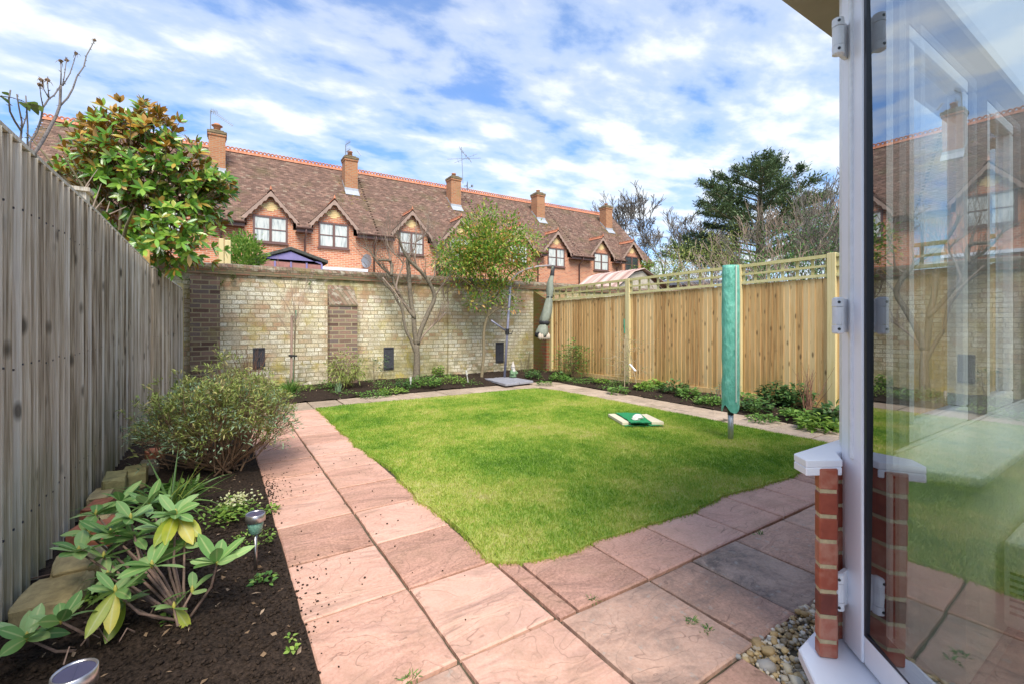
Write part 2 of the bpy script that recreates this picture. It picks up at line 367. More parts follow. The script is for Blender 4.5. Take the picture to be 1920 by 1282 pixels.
# ---------------------------------------------------------------- ground
o=MB(); o.quad((-300,-300,-.06),(300,-300,-.06),(300,500,-.06),(-300,500,-.06)); struct(o.build('ground',M['ground']))
o=MB(); o.quad((-.72,-1.5,-.02),(6.9,-1.5,-.02),(6.9,8.95,-.02),(-.72,8.95,-.02)); struct(o.build('path_bed',M['mortar']))
M['pink']=paving('pink_riven_paving',[(.34,(.36,.19,.13)),(.47,(.59,.325,.235)),(.62,(.70,.42,.315))],samt=.55,lo=.47,hi=.72,stain=(.27,.18,.10))
M['dark']=paving('stained_patio_paving',[(.33,(.32,.185,.13)),(.48,(.55,.33,.235)),(.64,(.66,.43,.315))],samt=.8,lo=.45,hi=.66,stain=(.17,.13,.105),white=.5)
M['black_slab']=paving('blackened_patio_paving',[(.30,(.32,.23,.18)),(.5,(.48,.34,.26)),(.7,(.56,.42,.33))],samt=.85,lo=.44,hi=.60,stain=(.085,.07,.062),white=.6)
M['brown']=paving('weathered_brown_paving',[(.30,(.32,.25,.17)),(.5,(.50,.38,.28)),(.7,(.60,.47,.36))],samt=.55,lo=.44,hi=.66,stain=(.16,.12,.08),white=.35)
def slab(mb,x0,x1,y0,y1,g=.0075,mt=0):
    z=random.uniform(-.002,.002); j=lambda:random.uniform(-.0025,.0025)
    P=[(x0+g+j(),y0+g+j()),(x1-g+j(),y0+g+j()),(x1-g+j(),y1-g+j()),(x0+g+j(),y1-g+j())]
    mb.cm=mt
    # wavy edges
    Q=[]
    for k in range(4):
        a=Vector(P[k]);b=Vector(P[(k+1)%4]); m_=7
        for q in range(m_):
            c=a.lerp(b,q/m_)
            if q: c+=Vector((random.uniform(-.0022,.0022),random.uniform(-.0022,.0022)))
            Q.append(c)
    cxy=Vector(((x0+x1)/2,(y0+y1)/2)); In=[cxy+(q-cxy)*(1-.014/max(x1-x0,.1)) for q in Q]
    n=len(Q); i=len(mb.v)
    tz=[random.uniform(-.002,.002) for _ in range(3)]
    zt=lambda q,h: h+z+tz[0]*(q.x-cxy.x)*4+tz[1]*(q.y-cxy.y)*4
    mb.v+=[(q.x,q.y,-.03) for q in Q]+[(q.x,q.y,zt(q,-.005)) for q in Q]+[(q.x,q.y,zt(q,0)) for q in In]
    for lv in (0,1):
        for k in range(n):
            k2=(k+1)%n; mb.f.append((i+lv*n+k,i+lv*n+k2,i+(lv+1)*n+k2,i+(lv+1)*n+k)); mb.m.append(mt)
    mb.f.append(tuple(i+2*n+k for k in range(n))); mb.m.append(mt)
pv=MB()
YJ=[1.50,1.982,2.48,2.966,3.45,3.92,4.39,4.84,5.27,5.70,6.16,6.62,6.80]
YJ2=[.50,1.005,1.46]
for a,b in zip(YJ[:-1],YJ[1:]):
    slab(pv,.725,1.165,a if a>1.5 else 1.46,b); slab(pv,.285,.725,a if a>1.5 else 1.46,b)
xs=[1.165,1.267,1.70,2.115,2.53,2.94,3.33,3.73,4.14,4.55,5.0,5.5,6.0]
for a,b in zip(xs[:-1],xs[1:]): slab(pv,a,b,1.44,1.995 if a<1.2 else 1.95)
for k,(a,b) in enumerate([(-.2,.285),(.285,.725),(.725,1.165),(1.165,1.695),(1.695,2.01),(2.01,2.40),(2.40,2.9),(2.9,3.4),(3.4,3.9),(3.9,4.4),(4.4,4.9)]):
    slab(pv,a,b,.93,1.44 if a>1.1 else 1.46,mt=0 if k==2 else (2 if a==2.01 else 1))
for a,b in [(.2,.72),(.72,1.16),(1.16,1.59)]:
    slab(pv,a,b,.42,.93,mt=0); slab(pv,a,b,-.1,.42,mt=0)
# back and right paths
xb=[-.25,.285,.72,1.14,1.565,1.96,2.42,2.82,3.22,3.68,4.18,4.62,5.04,5.36,5.74]
for a,b in zip(xb[:-1],xb[1:]): slab(pv,a,b,6.82,7.60-.045*max(0,(a-1)),mt=3)
yr=[1.95,2.28,2.76,3.24]
for a,b in zip(yr[:-1],yr[1:]): slab(pv,5.03,5.72,a,b,mt=3)
yr=[3.24,3.74,4.13,4.44,4.95,5.4,5.9,6.35,6.82]
for a,b in zip(yr[:-1],yr[1:]): slab(pv,5.03,5.335,a+.1,b+.1 if b<6.8 else b,mt=3); slab(pv,5.335,5.74,a,b,mt=3)
struct(pv.build('garden_path',[M['pink'],M['dark'],M['black_slab'],M['brown']]))
# lawn
LP=[(1.15,2.0),(1.17,1.92),(1.30,1.86),(1.55,1.80),(1.75,1.86),(2.0,1.82),(2.5,1.80),(3.0,1.83),(3.5,1.79),(4.2,1.79),(5.06,1.95),(5.06,3.2),(5.06,4.4),(5.03,5.6),(4.98,6.3),(4.80,6.66),(4.4,6.72),(3.6,6.74),(2.6,6.76),(1.6,6.82),(1.16,6.78),(1.15,5.5),(1.14,4.5),(1.19,3.6),(1.14,2.9),(1.18,2.4)]
def wob_poly(P,a=.02,m=8):
    Q=[]
    for k in range(len(P)):
        p=Vector(P[k]);q=Vector(P[(k+1)%len(P)]); n_=max(1,int((q-p).length*m))
        for s in range(n_):
            c=p.lerp(q,s/n_); nn=mnoise.noise(Vector((c.x*5,c.y*5,0)))*a*2; c+=Vector((nn,mnoise.noise(Vector((c.x*5,c.y*5,9)))*a*2)); Q.append((c.x,c.y))
    return Q
LQ=wob_poly(LP)
def in_poly(x,y,P):
    r=np.zeros(len(x),bool); n=len(P)
    for i in range(n):
        x1,y1=P[i];x2,y2=P[(i+1)%n]
        c=((y1>y)!=(y2>y)); 
        if y1!=y2: r^=c&(x<(x2-x1)*(y-y1)/(y2-y1)+x1)
    return r
def grasscol(t,g):
    n=N(t,'ShaderNodeTexNoise',i={'Scale':1.1,'Detail':4,'Roughness':.6,'Distortion':.3}); L(t,g.outputs['Position'],n.inputs['Vector'])
    nb=N(t,'ShaderNodeTexNoise',i={'Scale':8,'Detail':6,'Roughness':.75}); L(t,g.outputs['Position'],nb.inputs['Vector'])
    v=math_(t,'ADD',math_(t,'ADD',math_(t,'MULTIPLY',n.outputs[0],.55),math_(t,'MULTIPLY',nb.outputs[0],.34)),math_(t,'MULTIPLY',g.outputs['Random Per Island'],.14))
    return ramp(t,v,[(.36,(.10,.24,.02)),(.45,(.20,.37,.035)),(.52,(.33,.46,.06)),(.59,(.52,.55,.12)),(.68,(.60,.54,.25))])
m,t,p=newmat('lawn_thatch'); g=N(t,'ShaderNodeNewGeometry'); L(t,mixc(t,.35,grasscol(t,g),(.20,.18,.06)),p.inputs['Base Color']); p.inputs['Roughness'].default_value=.95; M['thatch']=m
m,t,p=newmat('grass_blades'); g=N(t,'ShaderNodeNewGeometry'); c=grasscol(t,g); L(t,c,p.inputs['Base Color']); p.inputs['Roughness'].default_value=.55; p.inputs['Specular IOR Level'].default_value=.25
tr=N(t,'ShaderNodeBsdfTranslucent'); L(t,c,tr.inputs[0]); mx=N(t,'ShaderNodeMixShader',i={0:.35}); L(t,p.outputs[0],mx.inputs[1]); L(t,tr.outputs[0],mx.inputs[2]); L(t,mx.outputs[0],t.nodes['Material Output'].inputs[0]); M['grass']=m
o=MB(); o.prism(LQ,-.03,.012); struct(o.build('lawn',M['thatch']))
def blades(name,x,y,z0,h,w,mat):
    n=len(x); a=rs.uniform(0,6.283,n); ln=rs.normal(0,.45,n)*h; la=rs.uniform(0,6.283,n)
    V=np.zeros((n,4,3)); dx,dy=np.cos(a)*w/2,np.sin(a)*w/2
    V[:,0]=np.stack([x-dx,y-dy,np.full(n,1)*z0],1); V[:,1]=np.stack([x+dx,y+dy,np.full(n,1)*z0],1)
    V[:,2]=np.stack([x+dx*.8+np.cos(la)*ln*.4,y+dy*.8+np.sin(la)*ln*.4,z0+h*.6],1)
    V[:,3]=np.stack([x+np.cos(la)*ln,y+np.sin(la)*ln,z0+h],1)
    Fq=np.array([[0,1,2,3]])+(np.arange(n)*4)[:,None]
    return np_mesh(name,V.reshape(-1,3),Fq,mat,None,False)
n=330000; x=rs.uniform(1.05,5.15,n); y=1.7+5.2*rs.beta(1,1.35,n); k=in_poly(x,y,LQ); x,y=x[k],y[k]
hh=np.array([mnoise.noise(Vector((a*2,b*2,3))) for a,b in zip(x[::40],y[::40])]); hh=np.repeat(hh,40)[:len(x)]
o=blades('lawn_grass',x,y,.008,rs.uniform(.012,.027,len(x))*(1+.3*rs.normal(0,.3,len(x))),rs.uniform(.0022,.0042,len(x))*(1+y*.12),M['grass'])
tag(o,'short green and yellow mown grass covering the lawn','grass',kind='stuff')
# longer fringe where the lawn meets the paving
ex=[];ey=[]
for k in range(len(LQ)):
    p_=Vector(LQ[k]);q_=Vector(LQ[(k+1)%len(LQ)])
    for s in range(int((q_-p_).length*900)):
        c=p_.lerp(q_,random.random()); ex.append(c.x+random.gauss(0,.012)); ey.append(c.y+random.gauss(0,.012))
ex=np.array(ex);ey=np.array(ey)
o=blades('lawn_edge_grass',ex,ey,-.005,rs.uniform(.012,.032,len(ex)),rs.uniform(.003,.005,len(ex)),M['grass']); tag(o,'ragged fringe of longer grass along the lawn edges','grass',kind='stuff')
# ---------------------------------------------------------------- soil
def soil_z(x,y):
    if x<.6 and y<6.9: 
        b=min(1,max(0,(.27-x)/.35)); z=.0+.055*b
    elif y>7.2: z=.012+.075*min(1,max(0,(y-7.45)/.6))
    else: z=.01+.05*min(1,max(0,(x-5.74)/.4))
    return z+.022*mnoise.noise(Vector((x*4,y*4,0)))+.012*mnoise.noise(Vector((x*14,y*14,3)))
def soil_patch(name,x0,x1,y0,y1,st):
    nx=int((x1-x0)/st);ny=int((y1-y0)/st); V=[];Fc=[]
    for j in range(ny+1):
        for i in range(nx+1):
            X=x0+(x1-x0)*i/nx;Y=y0+(y1-y0)*j/ny
            e=.008*mnoise.noise(Vector((X*40,Y*40,1)))+.005*mnoise.noise(Vector((X*90,Y*90,5)))
            V.append((X,Y,soil_z(X,Y)+e))
    for j in range(ny):
        for i in range(nx):
            a=j*(nx+1)+i; Fc.append((a,a+1,a+nx+2,a+nx+1))
    return struct(np_mesh(name,np.array(V),np.array(Fc),M['soil'],None,True))
soil_patch('flower_bed',-.72,.29,.6,7.0,.016)
soil_patch('back_flower_bed',-.72,6.7,7.42,8.95,.035)
soil_patch('side_flower_bed',5.71,6.95,.9,7.43,.03)
# crumbs of soil
o=MB()
for k in range(5200):
    q=random.random()
    if q<.80: x=random.uniform(-.6,.28);y=random.uniform(1.2,3.6);z=soil_z(x,y)
    elif q<.86: x=.285+abs(random.gauss(0,.05 if random.random()<.7 else .13));y=random.gauss(2.15,.2) if random.random()<.25 else random.gauss(3.70,.22);z=0
    elif q<.93: continue
    elif q<.94: x=random.uniform(.35,1.1);y=random.uniform(1.6,5);z=0
    else: x=random.uniform(5.74,6.5);y=random.uniform(2.4,7);z=soil_z(x,y)
    s=random.uniform(.005,.017)*(1 if q<.80 else .6); o.rock((x,y,z+s*.3),(s*1.4,s,s*.8),random.random()*6,.3,0,1)
tag(o.build('soil_crumbs',M['soil']),'loose crumbs of dark soil over bed and paving edge','soil',kind='stuff')
# leaf litter & pale bits
o=MB()
M['litter']=leafmat('dry_litter',[(0,(.10,.06,.035)),(.5,(.25,.16,.09)),(1,(.42,.3,.2))],.8,.1)
P_=[];D_=[]
for k in range(900):
    q=random.random()
    if q<.4: x=random.uniform(-.6,.26);y=random.uniform(1.3,5)
    elif q<.7: x=random.uniform(5.76,6.5);y=random.uniform(2.2,7.3)
    else: x=random.uniform(1,6.3);y=random.uniform(7.65,8.8)
    P_.append((x,y,soil_z(x,y)+.008)); D_.append((random.gauss(0,1),random.gauss(0,1),random.gauss(0,.25)))
o=leaves('leaf_litter',P_,D_,rs.uniform(.012,.04,900),rs.uniform(.004,.018,900),M['litter'],None,2,.1,.3); tag(o,'dry brown leaf and twig litter scattered over the beds','leaf litter',kind='stuff')
# gravel
M['pebble']=leafmat('mixed_pebbles',[(0,(.14,.12,.09)),(.2,(.42,.28,.12)),(.45,(.58,.42,.20)),(.6,(.36,.34,.31)),(.8,(.62,.50,.31)),(1,(.68,.64,.55))],.55,0)
o=MB()
k=0
while k<5200:
    x=random.uniform(1.58,2.6);y=random.uniform(.25,.94)
    if x>2.15 and y<.6: continue
    k+=1; s=random.choice([.009,.012,.015,.019,.024]) ; lay=random.random()
    o.rock((x,y,-.045+lay*.045+s*.2),(s*random.uniform(1,1.5),s,s*random.uniform(.6,.9)),random.random()*6,.2,1,.9)
tag(o.build('gravel',M['pebble'],smooth=True),'mixed golden and grey pebbles beside the brick pier','gravel',kind='stuff')
o=MB()
for px,py,s in ((1437,1245,.05),(1420,1205,.045),(1478,1250,.035),(1502,1268,.035),(1494,1275,.04),(1440,1218,.04)):
    c=G(px,py,-.0); o.rock((c.x,c.y,-.005),(s*1.2,s,s*.8),random.random()*6,.25,1,.8)
tag(o.build('gravel_cobbles',M['pebble'],smooth=True),'few larger cobbles lying in the pebble strip','gravel',kind='stuff')
# ---------------------------------------------------------------- left fence (weathered close-board)
M['oldwood']=wood('weathered_grey_boards',[(.30,(.18,.135,.09)),(.44,(.44,.36,.265)),(.58,(.62,.54,.43)),(.76,(.82,.77,.68))],grain=(42,42,.8),green=.6,gcol=(.20,.20,.07),streak=.9)
M['newwood']=wood('treated_pine_boards',[(.32,(.38,.20,.07)),(.45,(.56,.335,.135)),(.58,(.70,.455,.20)),(.74,(.78,.57,.30))],grain=(30,30,1.0),green=.35,gcol=(.30,.27,.06))
M['newpost']=wood('green_tinted_pine',[(.3,(.42,.33,.13)),(.5,(.60,.48,.21)),(.75,(.72,.60,.33))],grain=(30,30,1.0),green=.3,gcol=(.25,.27,.07),knots=False)
M['trellis']=wood('green_tinted_trellis',[(.3,(.38,.33,.12)),(.5,(.54,.47,.20)),(.75,(.66,.59,.31))],grain=(12,12,12),green=0,knots=False)
M['yellowpost']=plain('fresh_yellow_timber',(.66,.42,.13),.7,noise=.2,nscale=12)
def board_run(mb,a,b,z0,z1,pitch,side,thin=.004,thick=.034,jit=.004,topf=None):
    """feather-edge boards from a to b; side=+1 faces +X. thick edge nearest a"""
    a=Vector(a);b=Vector(b);d=b-a;L_=d.length;d.normalize();nn=Vector((side,0)); nn=Vector((d.y,-d.x))*side
    n=int(L_/pitch)+1
    for k in range(n):
        s0=k*pitch;s1=min(L_,s0+pitch*1.12+random.uniform(-.004,.004)); t=s0/L_
        zt=(z1[0]+(z1[1]-z1[0])*t)+random.uniform(-jit,jit); zb=z0+random.uniform(-.005,.005)
        o_=.0015*random.random()
        p=[a+d*s0+nn*0,a+d*s1+nn*0,a+d*s1+nn*(thin+o_),a+d*s0+nn*(thick+o_)]
        lean=random.uniform(-.003,.003)
        P=[(q.x,q.y,zb) for q in p]+[(q.x+d.x*lean,q.y+d.y*lean,zt) for q in p]
        if side>0: P=[P[i] for i in (0,3,2,1,4,7,6,5)]
        mb.hexa(P)
        if side>0:
            mb.cm=1
            for zn in (.38,1.02,1.66):
                c_=a+d*(s0+pitch*.45)+nn*(thick*.62+.004); mb.box((c_.x,c_.y,zn+random.uniform(-.01,.01)),(.006,.008,.008))
            mb.cm=0
lf=thing('board_fence','tall weathered grey close-board timber fence along the left side of the garden','fence',(-.70,4.5,0))
o=MB(); board_run(o,(-.70,.9),(-.70,4.22),-.02,(1.925,1.925),.102,1); o.build('board_panel',[M['oldwood'],M['darkiron']],lf)
o=MB(); board_run(o,(-.70,4.24),(-.70,6.90),-.02,(1.92,1.865),.102,1); o.build('board_panel',[M['oldwood'],M['darkiron']],lf)
o=MB(); board_run(o,(-.68,6.99),(-.48,8.72),-.02,(1.855,1.70),.102,1); o.build('board_panel',[M['oldwood'],M['darkiron']],lf)
o=MB()
o.beam((-.70,.9,1.94),(-.70,4.2,1.94),.05,.018); o.beam((-.70,4.2,1.937),(-.70,6.9,1.885),.05,.018); o.beam((-.68,7,1.872),(-.48,8.74,1.718),.05,.018)
o.build('capping_rail',M['oldwood'],lf)
o=MB(); o.bb(-.83,-.725,4.05,4.15,-.1,2.06); pp=o.build('post',M['oldwood'],lf); o=MB(); o.bb(-.85,-.705,4.03,4.17,2.06,2.085); o.build('post_cap',M['oldwood'],pp)
o=MB(); o.bb(-.80,-.675,6.90,6.985,-.1,2.06); pp=o.build('post',M['yellowpost'],lf); pp['label']='fresh yellow fence post'
o=MB(); o.bb(-.62,-.55,7.85,7.93,-.1,1.86); o.build('post',M['oldwood'],lf)
o=MB(); o.bb(-.52,-.44,8.74,8.81,-.1,1.80); o.build('post',M['newpost'],lf)
# ---------------------------------------------------------------- right fence
rf=thing('trellis_top_fence','golden pine close-board fence topped with square trellis along the right side','fence',(6.7,5,0))
fx=lambda y: 6.50+(8.4-y)*.055
ft=lambda y: 1.975+(8.4-y)*.0205
posts=[8.36,6.12,3.98,2.74,.75,-1.3]
for k in range(len(posts)-1):
    a,b=posts[k]-.05,posts[k+1]+.045
    o=MB(); board_run(o,(fx(b)+.03,b),(fx(a)+.03,a),.13,(ft(b)-.305,ft(a)-.30),.080,-1,thin=.005,thick=.018)
    o.build('board_panel',M['newwood'],rf)
    o=MB(); xm=lambda y:fx(y)-.004
    for h,w in ((.015,.045),(.145,.03),(.27,.04)):
        o.beam((xm(a),a,ft(a)-h),(xm(b),b,ft(b)-h),.035 if h<.1 else .022,w)
    n_=max(3,round((a-b)/.205))
    for i in range(n_+1):
        y=a+(b-a)*(i+.0)/n_; y=min(a-.02,max(b+.02,y))
        o.beam((xm(y)+.024,y,ft(y)-.28),(xm(y)+.024,y,ft(y)-.0),.035,.02,(1,0,0))
    o.build('trellis',M['trellis'],rf)
    o=MB(); o.beam((fx(a)-.002,a,.06),(fx(b)-.002,b,.06),.025,.15); o.build('gravel_board',M['newwood'],rf)
for y in posts:
    o=MB(); o.bb(fx(y)-.03,fx(y)+.07,y-.05,y+.05,-.1,ft(y)+(.012 if y>3 else .02)); q=o.build('post',M['newpost'],rf,bevel=.004)
# ---------------------------------------------------------------- old brick back wall
WY=8.9
zr=lambda h,*s:(h,[(a,(b,)*3) for a,b in s])
M['oldbrick']=brick('limewashed_old_brick',[(.16,(.44,.21,.12)),(.26,(.60,.41,.25)),(.37,(.76,.63,.42)),(.5,(.88,.80,.58)),(.7,(.92,.87,.72)),(.84,(.80,.71,.50)),(.93,(.58,.30,.17))],(.33,.27,.16),ms=.007,
   overlays=[(3.4,.50,.60,(.50,.42,.30),.65,None),(1.1,.45,.58,(.42,.37,.13),.7,zr(2.2,(0,1),(.2,.95),(.45,.35),(.75,.3),(.88,1))),(2.6,.55,.64,(.56,.44,.05),.8,zr(2.2,(0,1),(.3,.8),(.6,.35),(1,.6))),(1.9,.50,.58,(.45,.20,.11),.6,zr(2.2,(0,.1),(.45,.2),(.8,1),(1,1))),(5,.46,.60,(.17,.16,.06),.75,zr(2.2,(0,1),(.12,1),(.28,.15),(.76,.15),(.9,1),(1,1))),(45,.47,.58,(.27,.22,.13),.55,None)],bump=.5,pernoise=.3,squash=.6,sqf=3,large=.4)
M['pierbrick']=brick('dark_brown_old_brick',[(.15,(.13,.075,.055)),(.4,(.22,.14,.10)),(.6,(.17,.13,.115)),(.8,(.33,.19,.13)),(.95,(.20,.16,.13))],(.36,.30,.18),ms=.009,
   overlays=[(3,.58,.7,(.30,.25,.10),.6,None),(30,.6,.66,(.42,.38,.30),.5,None)],bump=.5)
M['redpier']=brick('mossy_red_old_brick',[(.15,(.22,.06,.03)),(.5,(.32,.10,.05)),(.8,(.20,.09,.06))],(.20,.17,.08),overlays=[(2.2,.42,.58,(.16,.15,.03),.85,None)],bump=.5)
M['coping']=brick('lichened_coping_brick',[(.2,(.16,.085,.055)),(.5,(.27,.15,.10)),(.75,(.22,.16,.10)),(.9,(.36,.27,.2))],(.16,.13,.08),bw=.075,rh=.3,ms=.008,overlays=[(9,.52,.62,(.40,.36,.27),.75,None),(14,.55,.62,(.10,.10,.04),.6,None),(3,.5,.65,(.20,.17,.06),.6,None)],bump=.8)
M['coping2']=brick('projecting_course_brick',[(.2,(.20,.09,.05)),(.5,(.30,.16,.10)),(.8,(.24,.17,.10))],(.14,.12,.07),overlays=[(7,.52,.62,(.15,.14,.06),.7,None)],bump=.5)
bw=thing('garden_wall','old limewashed brick garden wall with piers and rounded coping across the back','wall',(3,WY,0))
o=MB(); o.bb(-2.6,12.5,WY,WY+.24,-.1,1.985); o.build('brickwork',M['oldbrick'],bw)
o=MB(); o.bb(-2.6,12.5,WY-.045,WY+.285,1.985,2.06); o.build('projecting_course',M['coping2'],bw)
o=MB(); nx=150
for k in range(nx):
    x=-2.6+15.1*k/nx; dz=.008*mnoise.noise(Vector((x*3,0,0))); w=15.1/nx
    pr=[(-.05,2.06),(-.055,2.10),(-.03,2.145),(.04,2.17),(.2,2.17),(.27,2.14),(.29,2.06)]
    for (a0,b0),(a1,b1) in zip(pr[:-1],pr[1:]):
        zz0=random.uniform(-.002,.002)
        o.quad((x,WY+a0,b0+dz),(x+w-.003,WY+a0,b0+dz),(x+w-.003,WY+a1,b1+dz),(x,WY+a1,b1+dz))
o.build('coping',M['coping'],bw)
o=MB(); o.bb(-.36,.04,WY-.14,WY+.002,-.1,1.93); q=o.build('pier',M['pierbrick'],bw); q['label']='wide dark brown brick pier'
o=MB(); X0,X1=1.71,2.20
o.bb(X0,X1,WY-.20,WY+.002,-.1,1.52)
cap=MB(); cap.poly([(X0-.01,WY-.215,1.525),(X1+.01,WY-.215,1.525),(X1-.03,WY-.012,1.88),(X0,WY-.012,1.88)]); cap.poly([(X0-.01,WY-.215,1.49),(X1+.01,WY-.215,1.49),(X1+.01,WY-.215,1.525),(X0-.01,WY-.215,1.525)]); o.poly([(X0,WY-.20,1.52),(X0,WY-.005,1.87),(X0,WY,1.52)]); o.poly([(X1,WY-.20,1.52),(X1,WY,1.52),(X1-.03,WY-.005,1.87)])
q=o.build('pier',M['pierbrick'],bw); q['label']='narrow dark brick pier with a sloping top'; cap.build('pier_cap',M['coping'],q)
o=MB(); o.bb(4.12,4.60,WY-.07,WY+.002,-.1,1.78); o.poly([(4.12,WY-.07,1.78),(4.60,WY-.07,1.78),(4.60,WY,1.87),(4.12,WY,1.87)]); q=o.build('pier',M['oldbrick'],bw); q['label']='shallow limewashed pier'
o=MB(); o.bb(6.38,6.62,WY-.52,WY+.002,-.1,1.72); o.poly([(6.38,WY-.52,1.72),(6.62,WY-.52,1.72),(6.62,WY,1.95),(6.38,WY,1.95)]); o.poly([(6.38,WY-.52,1.72),(6.38,WY,1.95),(6.38,WY,1.72)]); q=o.build('buttress',M['redpier'],bw); q['label']='red brick buttress green with moss'
for (x0,y0,x1,y1) in ((474,652,497,690),(719,651,738,692),(929,642,944,679)):
    a=AY(x0,y0,WY);b=AY(x1,y1,WY); o=MB(); o.bb(a.x,b.x,WY-.022,WY-.002,b.z,a.z); q=o.build('cover_plate',M['darkiron'],bw,bevel=.004)
    o=MB(); cx_=(a.x+b.x)/2; cz_=(a.z+b.z)/2; o.lathe((cx_,WY-.03,cz_),[(.012,-.004),(.012,.004)],8); o.bb(a.x+.02,b.x-.02,WY-.028,WY-.0225,b.z+.02,b.z+.035); o.bb(a.x+.02,b.x-.02,WY-.028,WY-.0225,a.z-.035,a.z-.02); o.build('plate_fixing',M['black'],q)
# small weeds rooted in the wall head
M['fern']=leafmat('wall_weed_leaves',[(0,(.05,.10,.02)),(1,(.16,.24,.05))])
P_=[];D_=[]
for px,py in ((352,527),(378,524),(438,520),(416,528),(580,530),(880,535),(1005,545)):
    c=AY(px,py,WY-.03)
    for k in range(26): P_.append(c+Vector((random.gauss(0,.025),random.uniform(-.05,.0),random.gauss(0,.03)))); D_.append((random.gauss(0,1),-.6,random.gauss(-.3,.7)))
o=leaves('wall_weeds',P_,D_,.045,.014,M['fern']); tag(o,'tufts of green weed rooted in the wall under its coping','weeds',kind='stuff')
# ---------------------------------------------------------------- terrace of houses
M['housebrick']=brick('orange_red_house_brick',[(.15,(.44,.12,.055)),(.5,(.58,.18,.08)),(.8,(.66,.25,.12)),(.95,(.50,.14,.07))],(.58,.40,.28),bw=.225,rh=.075,ms=.013,bump=.2,pernoise=.2)
M['buff']=plain('buff_feature_brick',(.85,.62,.30),.8,noise=.12,nscale=8)
M['chimbrick']=brick('chimney_brick',[(.2,(.36,.13,.055)),(.6,(.48,.20,.085)),(.9,(.40,.14,.06))],(.38,.26,.16),bump=.2,overlays=[(2,.6,.7,(.25,.2,.08),.5,None)])
M['chimcap']=plain('lichened_chimney_head',(.24,.18,.10),.9,noise=.5,nscale=9,bump=.5)
m,t,p=newmat('plain_clay_tiles'); g=N(t,'ShaderNodeNewGeometry')
nn_=N(t,'ShaderNodeTexNoise',i={'Scale':.9,'Detail':5,'Roughness':.6}); L(t,g.outputs['Position'],nn_.inputs['Vector'])
c=ramp(t,g.outputs['Random Per Island'],[(0,(.125,.072,.05)),(.4,(.175,.10,.072)),(.7,(.21,.12,.085)),(.92,(.27,.155,.11)),(1,(.28,.21,.15))])
n5=N(t,'ShaderNodeTexNoise',i={'Scale':22,'Detail':4}); L(t,g.outputs['Position'],n5.inputs['Vector'])
c=mixc(t,math_(t,'MULTIPLY',ramp(t,nn_.outputs[0],[(.52,(0,0,0)),(.7,(1,1,1))]),.5),c,(.13,.115,.045))
c=mixc(t,math_(t,'MULTIPLY',ramp(t,n5.outputs[0],[(.55,(0,0,0)),(.68,(1,1,1))]),.22),c,(.30,.24,.18))
L(t,c,p.inputs['Base Color']); p.inputs['Roughness'].default_value=.9; M['tile']=m
M['ridge']=plain('red_ridge_tile',(.55,.21,.11),.8,noise=.3,nscale=3)
M['upvcbrown']=plain('mahogany_brown_frames',(.17,.09,.075),.45,noise=.1)
M['barge']=plain('faded_brown_bargeboard',(.40,.27,.21),.7,noise=.2,nscale=4)
M['lead']=plain('lead_flashing',(.42,.44,.47),.5,noise=.15,nscale=5)
M['pot']=plain('terracotta_pot',(.55,.24,.12),.8,noise=.2)
M['moss']=leafmat('yellow_lichen_moss',[(0,(.16,.15,.03)),(.6,(.50,.38,.04)),(1,(.30,.26,.08))],.9,0)
M['aerial']=plain('grey_aerial',(.30,.31,.33),.5,metal=.6)
m,t,p=newmat('window_with_net_curtain'); g=N(t,'ShaderNodeNewGeometry'); s3=N(t,'ShaderNodeSeparateXYZ'); L(t,g.outputs['Position'],s3.inputs[0])
cb3=N(t,'ShaderNodeCombineXYZ'); L(t,math_(t,'MULTIPLY',s3.outputs[0],6),cb3.inputs[0]); L(t,math_(t,'MULTIPLY',s3.outputs[2],.9),cb3.inputs[2])
n5=N(t,'ShaderNodeTexNoise',i={'Scale':1.6,'Detail':4,'Distortion':.6}); L(t,cb3.outputs[0],n5.inputs['Vector'])
L(t,ramp(t,n5.outputs[0],[(.3,(.30,.33,.33)),(.5,(.60,.62,.58)),(.7,(.72,.72,.66))]),p.inputs['Base Color']); p.inputs['Roughness'].default_value=.12; M['net']=m
M['darkwin']=plain('dark_window_glass',(.05,.06,.06),.08,noise=.4,nscale=2)
EY,EZ,RY,RZ=19.62,4.93,23.5,8.72
sl_=(RZ-EZ)/(RY-EY)
roofz=lambda y: EZ+(y-EY)*sl_
